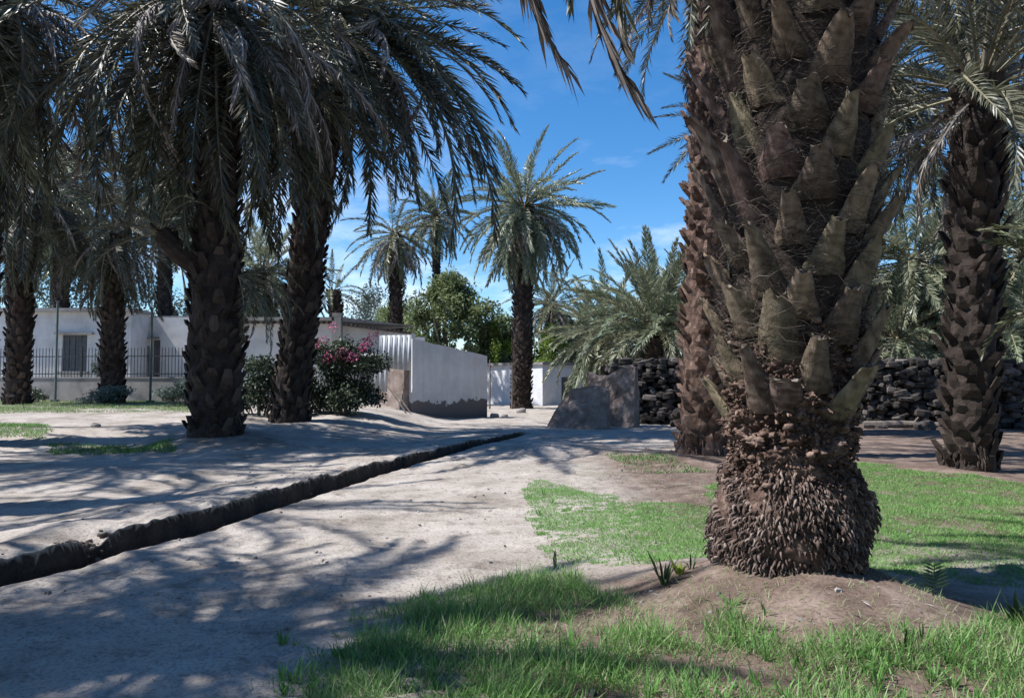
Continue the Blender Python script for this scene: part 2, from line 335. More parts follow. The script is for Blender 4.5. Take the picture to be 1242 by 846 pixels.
def grow(a, b, d0, g, sign=1):
    out, x, d = [], a, d0
    while x < b: out.append(x); d *= g; x += d
    return out + [b]
fine_s = list(np.arange(-0.75, -0.62, 0.022)) + list(np.arange(-0.62, -0.12, 0.007)) + list(np.arange(-0.12, 0.35, 0.022))
s_ax = np.array(sorted([-v for v in grow(0.77, 6, 0.04, 1.012)] + fine_s + grow(0.37, 6, 0.04, 1.012) + [-v for v in grow(6.3, 420, 0.2, 1.12)] + grow(6.3, 420, 0.2, 1.12)))
y_ax = np.array([-v for v in grow(0, 40, 0.5, 1.3)][::-1][:-1] + list(np.arange(0, 2.6, 0.12)) + list(np.arange(2.6, 12, 0.04)) + grow(12, 34, 0.05, 1.009) + grow(34.5, 500, 0.4, 1.09))
S, Yg = np.meshgrid(s_ax, y_ax); X = S + lipx(Yg)
Z = height(X, Yg); WET_SHADE = CH.copy()
nx, ny = len(s_ax), len(y_ax)
soil = 0.95 * np.exp(-(((X - 1.9) / 1.7) ** 2 + ((Yg - 4.6) / 1.3) ** 2))
soil = np.maximum(soil, 0.55 * sm(X, 0.5, 2.5) * sm(Yg, 5, 8) * (1 - sm(Yg, 13, 19)))
soil = np.maximum(soil, 0.6 * sm(X, -1.0, 0.6) * (1 - sm(Yg, 4.6, 5.6)))
soil = np.maximum(soil, 0.45 * np.exp(-(((X + 6.5) / 1.8) ** 2 + ((Yg - 16.5) / 1.6) ** 2)))
soil = np.maximum(soil, 0.5 * sm(X, 4, 7) * sm(Yg, 8, 10))
sg = X - lipx(Yg); onm = (Yg < 22)
wet_shade = np.clip(WET_SHADE, 0, 1)  # mask of the channel wall, its damp and its painted-in shade together
rd = np.random.default_rng(19)
for _ in range(420):                                                   # footprints and scuffs in the dust
    cy = 3.0 + 13 * rd.random() ** 1.4; cx = float(lipx(cy)) + (rd.uniform(0.25, 4.5) if rd.random() < 0.75 else rd.uniform(-4.0, -0.7)); aa = rd.uniform(0, math.pi)
    j0, j1 = np.searchsorted(y_ax, cy - 0.35), np.searchsorted(y_ax, cy + 0.35)
    ddx, ddy = X[j0:j1] - cx, Yg[j0:j1] - cy; e1 = ddx * math.cos(aa) + ddy * math.sin(aa); e2 = -ddx * math.sin(aa) + ddy * math.cos(aa)
    l1, l2 = rd.uniform(0.06, 0.17), rd.uniform(0.03, 0.07); q_ = (e1 / l1) ** 2 + (e2 / l2) ** 2
    Z[j0:j1] += rd.uniform(0.012, 0.035) * (-np.exp(-q_) + 0.55 * np.exp(-((np.sqrt(q_) - 1.6) / 0.5) ** 2)) * (rd.choice([1, 1, -0.6]))
ii = (np.arange(ny - 1)[:, None] * nx + np.arange(nx - 1)[None]).reshape(-1)
mb = MB(); mb.add(np.stack([X, Yg, Z], -1).reshape(-1, 3), np.stack([ii, ii + 1, ii + nx + 1, ii + nx], 1), soil.reshape(-1))
ground = mb.build('ground', M['ground'], smooth=True)
aw = ground.data.attributes.new('wet_shade', 'FLOAT', 'POINT'); aw.data.foreach_set('value', wet_shade.reshape(-1).astype(np.float32))
sc_ = 0.5 * (s_ax[1:] + s_ax[:-1]); flat_ = np.tile((sc_ > -0.5) & (sc_ < -0.05), ny - 1)      # broken, crisp earth along the channel
ground.data.polygons.foreach_set('use_smooth', ~flat_)
tag(ground, kind='structure')

# ------------------------------------------------------------------ palms
def leaf_strips(mb, base, d, wdir, length, width, droop, tint, mi=0, fold=0.0):
    """many narrow leaves at once: base, d, wdir are (n,3)"""
    n = len(base); length = np.broadcast_to(length, (n,)); width = np.broadcast_to(width, (n,)); droop = np.broadcast_to(droop, (n,))
    g = np.array([0, 0, -1.0])
    m = base + d * (length * 0.45)[:, None] + g * (droop * length * 0.12)[:, None]
    t = base + d * (length * (1 - 0.25 * droop))[:, None] + g * (droop * length * 0.55)[:, None]
    w = wdir * width[:, None] * 0.5
    V = np.stack([base - w * 0.45, base + w * 0.45, m + w, m - w, t], 1).reshape(-1, 3)
    k = np.arange(n)[:, None] * 5
    tt = np.repeat(np.broadcast_to(tint, (n,)), 5)
    mb.add(V, np.concatenate([k, k + 1, k + 2, k + 3], 1), tt, mi)
    nb = mb.n - n * 5
    mb.f.append(np.concatenate([k + 3, k + 2, k + 4], 1) + nb); mb.m.append(np.full(n, mi, np.int32))

REF = 4.0
def frond_mesh(bend, seed, leafmat, n=88, leaf=0.50, wid=0.028, vee=0.45, droop=0.25, dead=False):
    r = np.random.default_rng(seed); mb = MB()
    k = 41; t = np.linspace(0, 1, k)
    ang = -bend * t ** 1.35; side = 0.10 * r.normal() * t
    dx, dz, dyv = np.cos(ang) * np.cos(side), np.sin(ang), np.sin(side)
    ds = REF / (k - 1)
    pts = np.zeros((k, 3)); D = np.stack([dx, dyv, dz], 1)
    pts[1:] = np.cumsum((D[1:] + D[:-1]) / 2 * ds, 0)
    rad = 0.032 * (1 - t) ** 0.8 + 0.006; rad[:3] = [0.085, 0.062, 0.045]
    tube(mb, pts[::2], rad[::2], 5, 0.8, 1 if not dead else 0)
    for sd in (-1, 1):
        tt = np.linspace(0.13, 0.995, n) + r.normal(0, 0.004, n); tt = np.clip(tt, 0, 1)
        base = np.stack([np.interp(tt, t, pts[:, i]) for i in range(3)], 1)
        T = np.stack([np.interp(tt, t, D[:, i]) for i in range(3)], 1); T /= np.linalg.norm(T, axis=1)[:, None]
        Sv = np.cross(np.array([0, 0, 1.0])[None] * 0 + np.array([0, 1.0, 0])[None] * 0 + np.array([[0, 0, 1.0]]), T)
        Sv = np.broadcast_to(np.array([0, 1.0, 0]), T.shape)
        Nn = np.cross(T, Sv)
        al = np.interp(tt, [0, 0.5, 1], [1.15, 0.85, 0.35]) + r.normal(0, 0.10, n)
        be = vee + r.normal(0, 0.28, n)
        if dead: al = al * 0.65; be = r.normal(-0.2, 0.6, n)
        d = np.cos(al)[:, None] * T + np.sin(al)[:, None] * (sd * np.cos(be)[:, None] * Sv + np.sin(be)[:, None] * Nn)
        ln = leaf * np.interp(tt, [0.1, 0.3, 0.65, 1], [0.55, 1.0, 0.92, 0.42]) * r.uniform(0.82, 1.12, n)
        w0 = np.cross(d, r.normal(0, 1, (n, 3)) * 0.75 + Nn); w0 /= np.linalg.norm(w0, axis=1)[:, None] + 1e-9
        leaf_strips(mb, base, d, w0, ln, wid * r.uniform(0.8, 1.2, n), droop * r.uniform(0.4, 1.6, n), np.clip(r.normal(0.5, 0.16, n), 0.05, 0.95))
    me = mb.mesh('frond', [leafmat, M['rachis'] if not dead else leafmat])
    tip = pts[-1]
    return me, (tip[0], tip[2])

BENDS = [0.25, 0.6, 0.95, 1.35, 1.8]
def frond_set(leafmat, seed, **kw): return {b: [frond_mesh(b, seed + int(b * 100) + i, leafmat, **kw) for i in range(2)] for b in BENDS}
FS = {'dark': frond_set(M['frond'], 100), 'green': frond_set(M['frond_green'], 300, droop=0.35, wid=0.044, leaf=0.54), 'silver': frond_set(M['frond_silver'], 500, droop=0.3, wid=0.044, leaf=0.54)}
DEADS = [frond_mesh(b, 700 + i, M['dead'], n=76, leaf=0.46, wid=0.034, droop=0.9, dead=True) for i, b in enumerate((1.2, 1.7, 2.1))]

def add_frond(root, me, loc, az, el, scale, roll=0.0, name='frond', label=None):
    o = bpy.data.objects.new(name, me); COL.objects.link(o); o.parent = root
    m = Matrix.Rotation(az, 4, 'Z') @ Matrix.Rotation(-el, 4, 'Y') @ Matrix.Rotation(roll, 4, 'X')
    o.rotation_euler = m.to_euler(); o.location = loc; o.scale = (scale,) * 3
    if label: o['label'] = label
    return o

def frond_to(root, kind, bend, top, tip, i=0, dead=False, roll=0.0):
    """a frond from the crown whose tip hangs at a given point (both relative to the palm)"""
    me, (tx, tz) = (DEADS[i % 3] if dead else FS[kind][bend][i % 2])
    d = Vector(tip) - Vector(top); r = math.hypot(d.x, d.y)
    sc = math.hypot(r, d.z) / math.hypot(tx, tz); el = math.atan2(d.z, r) - math.atan2(tz, tx)
    return add_frond(root, me, top, math.atan2(d.y, d.x), el, sc, roll, 'dead_frond' if dead else 'frond', None if not dead else 'dry brown hanging frond')

def crown(root, top, nf, L, kind, r, elmax=80, elmin=-35, ndead=0, spread=0.18, azskip=None, hang=0.85):
    ga = 2.39996; a0 = r.uniform(0, 6.28)
    for i in range(nf):
        f = i / max(1, nf - 1)
        az = a0 + i * ga + r.normal(0, 0.15); 
        if azskip and azskip(az % (2 * math.pi), f): continue
        el = R(elmax + (elmin - elmax) * f ** hang + r.normal(0, 6))
        want = 0.35 + 1.25 * f + r.normal(0, 0.25)
        if el < R(-5): want = 0.35 + 0.6 * abs(math.sin(i * 3.1)) 
        b = min(BENDS, key=lambda q: abs(q - want))
        loc = Vector(top) + Vector((math.cos(az) * spread, math.sin(az) * spread, (0.5 - f) * 0.5))
        add_frond(root, FS[kind][b][i % 2][0], loc, az, el, L / REF * r.uniform(0.85, 1.1), r.normal(0, 0.35))
    for i in range(ndead):
        az = a0 + i * ga * 1.7; el = R(r.uniform(-45, 5))
        loc = Vector(top) + Vector((math.cos(az) * spread, math.sin(az) * spread, -0.35 - 0.4 * r.random()))
        add_frond(root, DEADS[i % 3][0], loc, az, el, L / REF * r.uniform(0.6, 0.85), r.normal(0, 0.4), 'dead_frond', 'dry brown hanging frond')

def trunk_mesh(axis, rad, r, per_m=22, stub=(0.22, 0.30, 0.16), mats=None, z0=0.12, flare=True, nseg=26):
    """tapered core with the cut leaf bases standing off it in a spiral; axis: function t->(x,y,z)"""
    mb = MB(); k = 60; t = np.linspace(0, 1, k)
    pts = np.array([axis(q) for q in t]); H = pts[-1, 2]
    th = np.arange(nseg) / nseg * 2 * math.pi
    rr = np.array([rad(q) for q in t])
    V = np.stack([pts[:, None, 0] + rr[:, None] * np.cos(th), pts[:, None, 1] + rr[:, None] * np.sin(th), np.repeat(pts[:, 2:3], nseg, 1)], -1)
    nzv = fbm(V.reshape(-1, 3) * 5 + r.uniform(0, 50), 4, 11).reshape(k, nseg)
    V[..., 0] += np.cos(th) * nzv * rr[:, None] * 0.22; V[..., 1] += np.sin(th) * nzv * rr[:, None] * 0.22
    f = [(i * nseg + j, i * nseg + (j + 1) % nseg, (i + 1) * nseg + (j + 1) % nseg, (i + 1) * nseg + j) for i in range(k - 1) for j in range(nseg)]
    mb.add(V.reshape(-1, 3), f, np.clip(0.4 + 0.4 * nzv.reshape(-1), 0, 1))
    n = int(per_m * H); w, hgt, out = stub
    for i in range(n):
        q = z0 / H + (1 - z0 / H) * (i + 0.5) / n
        a = i * 2.39996 + r.normal(0, 0.12); c = np.array(axis(q)); R0 = rad(q)
        wr = vn(np.array([[math.cos(a) * 1.6, math.sin(a) * 1.6, c[2] * 1.3 + w * 90]]), n)[0]
        if wr > 0.42 and r.random() < 0.8: continue
        w, hgt, out = stub[0] * (1 - 0.35 * wr), stub[1] * (1 - 0.5 * wr), stub[2] * (1 - 0.6 * wr)
        er = np.array([math.cos(a), math.sin(a), 0]); et = np.array([-math.sin(a), math.cos(a), 0]); ez = np.array([0, 0, 1.0])
        ww = w * r.uniform(0.8, 1.2) / 2; hh = hgt * r.uniform(0.7, 1.35); oo = out * r.uniform(0.5, 1.4); tw = r.normal(0, 0.05)
        b = c + er * (R0 * 0.92) - ez * hh * 0.4
        m = c + er * (R0 + oo * 0.55) + ez * hh * 0.15 + et * tw * 0.5
        tp = c + er * (R0 + oo) + ez * hh * 0.62 + et * tw
        v = [b - et * ww, b + et * ww, b + er * 0.04, m - et * ww * 0.8, m + et * ww * 0.8, m + er * 0.045, m - er * 0.08,
             tp - et * ww * 0.5, tp + et * ww * 0.5, tp + er * 0.03, tp - er * 0.05]
        mb.add(v, [(0, 2, 5, 3), (2, 1, 4, 5), (3, 5, 9, 7), (5, 4, 8, 9), (0, 3, 6), (1, 6, 4), (3, 7, 10, 6), (4, 6, 10, 8), (7, 9, 8, 10)], float(np.clip(r.normal(0.55, 0.2), 0.1, 1)))
    for i in range(110):                                               # feeding roots round the foot
        z = r.uniform(0.02, 0.42) ; a = r.uniform(0, 6.28); q = (z + 0.15) / (H + 0.15); c = np.array(axis(q)); er = np.array([math.cos(a), math.sin(a), 0]); p0 = c + er * rad(q) * 0.97; ln = r.uniform(0.08, 0.2)
        tube(mb, [p0, p0 + er * 0.045 - np.array([0, 0, ln * 0.5]), p0 + er * 0.06 - np.array([0, 0, ln])], [0.022, 0.02, 0.008], 4, float(np.clip(r.normal(0.5, 0.2), 0, 1)))
    return mb

def palm(label, base, top, r0, r1, nf, L, kind='dark', seed=1, elmax=80, elmin=-35, ndead=8, group=None, stub=(0.22, 0.25, 0.11), per_m=34, trunk=True, bulge=0.0, azskip=None, bmat='bark', bow=0.0, hang=0.85):
    r = np.random.default_rng(seed)
    base = Vector(base); root = thing('date_palm', base, label, 'palm tree', group)
    d = Vector(top) - base
    def axis(q): return (d.x * q + bow * math.sin(q * math.pi), d.y * q, d.z * q - 0.15 * (1 - q))
    def rad(q):
        z = q * d.z
        return r0 + (r1 - r0) * q + 0.22 * r0 * math.exp(-(z / 0.35) ** 2) + bulge * math.exp(-((z - 2.2) / 1.9) ** 4)
    if trunk:
        mb = trunk_mesh(axis, rad, r, per_m, stub)
        mb.build('trunk', M[bmat], root, smooth=False)
    crown(root, tuple(d), nf, L, kind, r, elmax, elmin, ndead, spread=r1 * 0.7, azskip=azskip, hang=hang)
    return root, d

def ground_at(x, y): return Vector((x, y, gz(x, y)))

# --- the big palm beside the lawn, in the foreground
def main_palm():
    r = np.random.default_rng(42)
    B = Vector((MAIN.x, MAIN.y, gz(MAIN.x, MAIN.y) - 0.03)); root = thing('date_palm', B, 'huge shaggy date palm with swollen root base on the lawn in the foreground', 'palm tree', 'date palms')
    H = 6.9
    def axis(z): return np.array([0.048 * z, 0.01 * z, z])
    zz = np.array([-0.1, 0.0, 0.12, 0.30, 0.46, 0.55, 0.63, 0.75, 0.95, 1.2, 1.5, 2.0, 3.0, 4.5, 7.0])
    rr = np.array([0.44, 0.455, 0.48, 0.485, 0.455, 0.405, 0.375, 0.39, 0.395, 0.40, 0.42, 0.44, 0.47, 0.51, 0.5])
    def rad(z): return np.interp(z, zz, rr)
    # core, with the coarse worn bark of its lower part
    mb = MB(); ns = 220; zs = np.concatenate([np.arange(-0.1, 1.7, 0.012), np.arange(1.7, H, 0.05)]); th = np.arange(ns) / ns * 2 * math.pi
    Zg, Th = np.meshgrid(zs, th, indexing='ij'); Rg = rad(Zg)
    p = np.stack([np.cos(Th) * 0.5, np.sin(Th) * 0.5, Zg], -1).reshape(-1, 3)
    warp = p + 0.05 * np.stack([fbm(p * 6, 2, 21), fbm(p * 6, 2, 22), fbm(p * 6, 2, 23)], 1)
    n1 = fbm(warp * np.array([5, 5, 8]), 5, 31, 0.6).reshape(Zg.shape); n2 = (1 - np.abs(fbm(warp * np.array([11, 11, 17]), 3, 41))).reshape(Zg.shape)
    n3 = (np.abs(fbm(warp * np.array([24, 24, 30]), 3, 51, 0.6))).reshape(Zg.shape)
    mid = sm(Zg, 0.5, 0.7) * (1 - sm(Zg, 1.35, 1.8)) ; lump = 0.13 * n1 * (0.25 + 0.75 * mid) + 0.07 * (n2 - 0.75) * mid + 0.10 * (n3 - .2) * mid
    Rg = Rg + lump
    ax = np.stack([0.048 * Zg, 0.01 * Zg], -1)
    V = np.stack([ax[..., 0] + Rg * np.cos(Th), ax[..., 1] + Rg * np.sin(Th), Zg + 0.03 * n2 * mid], -1)
    kz = len(zs); ij = (np.arange(kz - 1)[:, None] * ns + np.arange(ns)[None]); jj = (np.arange(kz - 1)[:, None] * ns + (np.arange(ns)[None] + 1) % ns)
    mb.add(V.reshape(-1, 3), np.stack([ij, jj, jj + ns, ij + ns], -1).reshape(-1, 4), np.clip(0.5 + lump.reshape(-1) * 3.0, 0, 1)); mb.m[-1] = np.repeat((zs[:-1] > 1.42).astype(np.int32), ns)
    # broken chips of old leaf bases standing off the worn part
    for i in range(5200):
        z = 0.50 + 0.85 * r.random() ** 1.2; a = r.uniform(0, 6.28)
        if fbm(np.array([[math.cos(a) * 2.2, math.sin(a) * 2.2, z * 6]]), 3, 77)[0] < -0.12: continue
        er = np.array([math.cos(a), math.sin(a), 0]); et = np.array([-math.sin(a), math.cos(a), 0]); jz = min(len(zs) - 1, int((z + 0.1) / 0.012)); ja = int(a / (2 * math.pi) * ns) % ns
        c = V[jz, ja] - er * 0.012; d = er + et * r.normal(0, 0.45) + np.array([0, 0, r.normal(0.25, 0.5)]); d /= np.linalg.norm(d); ln = r.uniform(0.02, 0.055); w = r.uniform(0.004, 0.011)
        q = [c, c + d * ln * 0.55, c + d * ln + np.array([0, 0, -0.008])]; tube(mb, q, [w, w * 1.15, w * 0.55], 5, float(np.clip(r.normal(0.55, 0.22), 0, 1)))
    ncore = len(zs[:-1]) * ns
    for i in range(1800):
        z = r.uniform(0.50, 1.62); a = r.uniform(0, 6.28); R0 = rad(z) + r.uniform(-0.02, 0.06)
        er = np.array([math.cos(a), math.sin(a), 0]); et = np.array([-math.sin(a), math.cos(a), 0]); c = axis(z) + er * R0
        s = 0.004 + 0.015 * r.random() ** 2.5; ux = er * r.uniform(0.6, 1.6) * s + np.array([0, 0, r.uniform(-.3, 1.0) * s]); uy = et * s * r.uniform(0.6, 2.0); uz = np.array([0, 0, s * r.uniform(0.4, 1.1)]) - er * s * 0.3
        v = np.array([c + sx * ux + sy * uy * (1.0 if sx < 0 else 0.7) + sz * uz for sx in (-1, 1) for sy in (-1, 1) for sz in (-1, 1)]) + r.normal(0, s * 0.3, (8, 3))
        mb.add(v, [(0, 1, 3, 2), (4, 6, 7, 5), (0, 4, 5, 1), (2, 3, 7, 6), (0, 2, 6, 4), (1, 5, 7, 3)], float(np.clip(r.normal(0.55, 0.2), 0, 1)))
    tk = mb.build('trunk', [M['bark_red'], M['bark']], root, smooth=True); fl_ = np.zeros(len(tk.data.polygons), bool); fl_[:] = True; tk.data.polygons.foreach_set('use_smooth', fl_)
    # skirt of adventitious roots
    mb = MB()
    for row in range(25):
        z = 0.61 - row * 0.0255; nr = 150
        for i in range(nr):
            wear = 0.0 if row > 21 else fbm(np.array([[math.cos(i / nr * 6.283) * 2.0, math.sin(i / nr * 6.283) * 2.0, z * 4.5]]), 3, 66)[0]
            if r.random() < 0.08 + 0.9 * (wear > 0.28) + 0.5 * (row < 3): continue
            a = (i + (row % 2) * 0.5 + r.normal(0, 0.22)) / nr * 2 * math.pi; zj = z + r.normal(0, 0.013); R0 = rad(zj) + r.uniform(-0.012, 0.02) + 0.03 * math.sin(a * 5 + zj * 9)
            er = np.array([math.cos(a), math.sin(a), 0]); et = np.array([-math.sin(a), math.cos(a), 0]); ln = r.uniform(0.035, 0.075); ln *= 1 + 0.9 * max(0, -wear); c = axis(zj) + er * (R0 - 0.02 * max(0, wear))
            d = er * r.uniform(0.25, 1.0) + np.array([0, 0, -1.0]) + et * r.normal(0, 0.25); d /= np.linalg.norm(d)
            q = [c - er * 0.03, c + d * ln * 0.35 + er * 0.022, c + d * ln * 0.8 + er * 0.014, c + d * ln * 1.05]
            w = 0.0075 * math.exp(r.normal(-0.05, 0.32)) * (1 + 0.3 * wear); ln *= r.uniform(0.7, 1.3); tube(mb, q, [w * 1.1, w, w * 0.75, w * 0.25], 5, float(np.clip(r.normal(0.5, 0.2), 0, 1)))
    mb.build('root_mass', M['root'], root, smooth=True, loc=None)
    # burlap fibre between the leaf bases
    mb = MB(); n = 13000
    for i in range(n):
        z = r.uniform(1.3, 5.6); a = r.uniform(0, 6.28); R0 = rad(z) + r.uniform(0.0, 0.13) ** 1.0
        da = r.normal(0, 0.28); dz = r.normal(0.03, 0.09); k = 4; q = []
        for j in range(k):
            tt = j / (k - 1); aa = a + da * tt; zq = z + dz * tt + 0.03 * math.sin(tt * 3.1) * r.normal(); rq = R0 + 0.05 * math.sin(tt * 3.1 + 0.5) * r.uniform(-0.3, 1)
            q.append(axis(zq) + np.array([math.cos(aa) * rq, math.sin(aa) * rq, 0]))
        q = np.array(q); w = np.array([0, 0, 1.0]) * r.uniform(0.0007, 0.0019)
        v = np.concatenate([q - w, q + w]); f = [(j, j + 1, k + j + 1, k + j) for j in range(k - 1)]
        mb.add(v, f, float(np.clip(r.normal(0.5, 0.22), 0, 1)))
    mb.build('fibre', M['fibre'], root)
    # the leaf bases themselves: each one a keeled, tapering stump with a cut end
    def stub_mesh(seed, w, L, out, redm, nose=0.45, split=False):
        q = np.random.default_rng(seed); mb = MB(); K, nn = 15, 14
        ring = []
        for k in range(K):
            t = k / (K - 1); x = out * (0.45 * t + 0.55 * t ** 3) + 0.035 * math.sin(math.pi * t) - 0.05 * (1 - t); z = L * t
            hw = w / 2 * (1.0 - (1 - nose) * t ** 0.8) * (1 + 0.06 * math.sin(t * 9 + seed)); thk = 0.065 * (1 - 0.45 * t) + 0.012
            for j in range(nn):
                aa = j / nn * 2 * math.pi; cy, cx = math.cos(aa), math.sin(aa)
                yy = hw * np.sign(cy) * abs(cy) ** 0.8; xx = thk * (cx if cx > 0 else 0.35 * cx) * (1 - 0.55 * abs(cy) ** 2.2) - 0.05 * abs(cy) ** 2 * (1 - t)
                ring.append((x + xx, yy, z + (0.012 * math.sin(aa * 3 + seed) + 0.012 * q.normal() if k == K - 1 else 0)))
        v = np.array(ring); v += 0.011 * np.stack([fbm(v * np.array([22, 22, 5]) + seed, 3, 3), fbm(v * 14 + 5, 3, 4), fbm(v * 14 + 9, 3, 5)], 1)
        f = [(k * nn + j, k * nn + (j + 1) % nn, (k + 1) * nn + (j + 1) % nn, (k + 1) * nn + j) for k in range(K - 1) for j in range(nn)]
        mb.add(v, f, np.clip(0.35 + 0.3 * np.repeat(np.linspace(0, 1, K), nn) + 0.2 * q.normal(size=len(v)), 0, 1))
        c = v[-nn:].mean(0) + np.array([-0.012, 0, -0.03]); top = np.concatenate([v[-nn:], [c]])
        mb.add(top, [(j, (j + 1) % nn, nn) for j in range(nn)], 0.5, 1)
        # ragged fibres along both margins and at the cut
        for j in range(26):
            t = q.uniform(0.05, 1.0); k = int(t * (K - 1)); sd = q.choice([0, nn // 2]); a0 = v[k * nn + sd]
            if j > 17: a0 = v[(K - 1) * nn + q.integers(nn)]
            e = a0 + np.array([q.uniform(-0.02, 0.05), q.normal(0, 0.05), q.uniform(-0.05, 0.06)]); mm = (a0 + e) / 2 + q.normal(0, 0.01, 3)
            wv = np.array([0.0, 0.002, 0.003]) * q.uniform(0.6, 1.6)
            mb.add(np.array([a0 - wv, a0 + wv, mm + wv, mm - wv, e]), [(0, 1, 2, 3), (3, 2, 4)], 0.6, 2)
        return mb.mesh('leaf_stub', [M['stub_red'] if redm else M['stub'], M['stub_cut'], M['fibre']], smooth=True)
    norm = [stub_mesh(i, 0.345 + 0.03 * (i % 3), 0.315 + 0.03 * (i % 4), 0.135 + 0.02 * (i % 3), i % 5 == 4, 0.27 + 0.06 * (i % 3)) for i in range(6)]
    long = [stub_mesh(20 + i, 0.32, 0.48 + 0.05 * i, 0.20 + 0.03 * i, True, 0.24) for i in range(4)]
    worn = [stub_mesh(40 + i, 0.25, 0.24, 0.10, True, 0.7) for i in range(3)]
    n = 96; z_lo, z_hi = 0.95, 4.45
    for i in range(n):
        z = z_lo + (z_hi - z_lo) * (i + 0.5) / n; a = (i * 2.39996 + 0.5) % (2 * math.pi)
        a += r.normal(0, 0.035); z += r.normal(0, 0.015)
        left = math.cos(a - math.pi) > 0.62
        me = long[i % 4] if left and r.random() < 0.45 else norm[int(r.integers(6))]
        o = link('leaf_stub', me, root); c = axis(z); R0 = rad(z)
        o.location = (c[0] + math.cos(a) * (R0 + 0.0), c[1] + math.sin(a) * (R0 + 0.0), z - 0.12)
        o.rotation_euler = (r.normal(0, 0.05), r.normal(0, 0.06), a + r.normal(0, 0.06)); o.scale = (r.uniform(0.85, 1.15), r.uniform(0.9, 1.15), r.uniform(0.88, 1.18))
    for i in range(4):
        z = 1.02 + 0.09 * i; a = -2.0 + i * 1.35; o = link('leaf_stub', worn[i % 3], root); c = axis(z)
        o.location = (c[0] + math.cos(a) * rad(z), c[1] + math.sin(a) * rad(z), z - 0.05); o.rotation_euler = (0, 0.1, a); o['label'] = 'worn and broken leaf stub'
    top = axis(6.6)
    crown(root, top, 40, 3.3, 'dark', r, 84, 12, 2, spread=0.35)
    rel = lambda u, v, Y: P(u, v, Y) - B
    for i, (u, v, Y, b, dd) in enumerate(((658, 34, 5.2, 1.8, True), (697, 66, 4.9, 1.8, True), (757, 58, 5.6, 1.8, True), (768, 132, 5.0, 1.8, True), (748, 30, 4.6, 1.35, False), (816, 14, 5.9, 1.8, True), (700, 10, 6.4, 1.35, False))):
        frond_to(root, 'dark', b, top, rel(u, v, Y), i + 1, dd)
    return root
main_palm()

# --- the other palms near and far: (label, base pixel or point, crown point, radii ...)
def palm_px(label, u, Y, ut, vt, Yt=None, **kw):
    x = (u - U0) / F * Y; base = ground_at(x, Y); top = P(ut, vt, Yt or Y)
    return palm(label, base, top, group='date palms', **kw)

pB, dB = palm_px('rough slim date palm just behind the huge one, its left side sunlit', 850, 14.4, 868, -70, r0=0.40, r1=0.37, nf=54, L=3.3, kind='dark', seed=3, elmax=80, elmin=-35, ndead=6, bmat='bark_red', stub=(0.22, 0.25, 0.12), per_m=36, azskip=lambda az, f: 2.2 < az < 4.2 and f < 0.6)
palm_px('palm hidden behind the huge trunk, only its left fronds showing', 945, 20.5, 900, 150, r0=0.36, r1=0.36, nf=60, L=2.4, kind='dark', seed=4, elmax=60, elmin=-75, ndead=6)
pC, dC = palm_px('dark date palm with stiff upright fronds in front of the stone wall, at the right', 1172, 11.9, 1186, 100, r0=0.32, r1=0.34, nf=60, L=3.3, kind='dark', seed=5, elmax=88, elmin=-18, ndead=9, hang=1.2)
pD, dD = palm_px('young low date palm mostly beyond the right edge, fronds reaching in', 1385, 8.0, 1385, 345, r0=0.25, r1=0.22, nf=26, L=1.75, kind='green', seed=6, elmax=80, elmin=-15, ndead=2)
pE, dE = palm_px('thick dark date palm with an offshoot on its trunk, beside the lit dirt bank', 263, 16.4, 266, 0, r0=0.44, r1=0.38, nf=92, L=5.2, seed=8, elmax=75, elmin=-80, ndead=36, hang=0.55, bulge=0.13)
pF, dF = palm_px('tall date palm leaning right, rising out of the dark bougainvillea hedge', 350, 21.0, 408, 20, r0=0.46, r1=0.44, nf=88, L=5.9, seed=9, elmax=80, elmin=-76, ndead=26, hang=0.65)
bF = Vector(pF.location)
for i, (u, v, Y, b_, ) in enumerate(((637, 118, 20.0, 0.6), (622, 152, 19.2, 0.95), (610, 62, 21.5, 0.6), (603, 215, 18.6, 0.95), (566, 275, 18.4, 1.35), (632, 92, 22.0, 0.6), (590, 185, 20.5, 0.95), (540, 290, 19.5, 1.35), (598, 20, 20.0, 0.25), (575, 240, 21.5, 0.95))):
    frond_to(pF, 'dark', b_, tuple(dF), P(u, v, Y) - bF, i)
pG, dG = palm_px('slim date palm directly in front of the picket fence, drooping dark crown', 137, 31.0, 137, 285, r0=0.44, r1=0.42, nf=84, L=3.3, seed=10, elmax=80, elmin=-78, ndead=14, hang=0.6)
pH, dH = palm_px('short date palm near the left end of the grey plinth wall', 22, 30.0, 30, 215, r0=0.42, r1=0.42, nf=92, L=4.8, seed=11, elmax=80, elmin=-80, ndead=14, hang=0.55)
pI, dI = palm_px('date palm cut by the left edge, its fronds filling the upper left corner', -34, 16.5, -12, -20, r0=0.36, r1=0.36, nf=72, L=5.4, seed=12, elmax=78, elmin=-78, ndead=28, hang=0.6)
pJ, dJ = palm_px('tall straight date palm with a round silvery crown in front of the white building', 632, 41.0, 636, 252, r0=0.52, r1=0.5, nf=99, L=4.4, kind='silver', seed=13, elmax=85, elmin=-82, ndead=26, hang=0.62)
pK, dK = palm_px('distant date palm with dry hanging fronds above the long roof', 481, 46.0, 480, 285, r0=0.36, r1=0.34, nf=44, L=3.4, kind='green', seed=14, elmax=75, elmin=-80, ndead=34, hang=0.6)
pL, dL = palm_px('slender bare-trunked distant palm right of the dry-fronded one', 531, 56.0, 529, 262, r0=0.24, r1=0.22, nf=60, L=3.6, kind='green', seed=15, elmax=80, elmin=-60, ndead=10)
pM, dM = palm_px('small stooping palm peeping over the house roof beam', 421, 44.0, 404, 352, r0=0.36, r1=0.36, nf=20, L=2.4, kind='green', seed=16, elmax=70, elmin=-20, ndead=2)
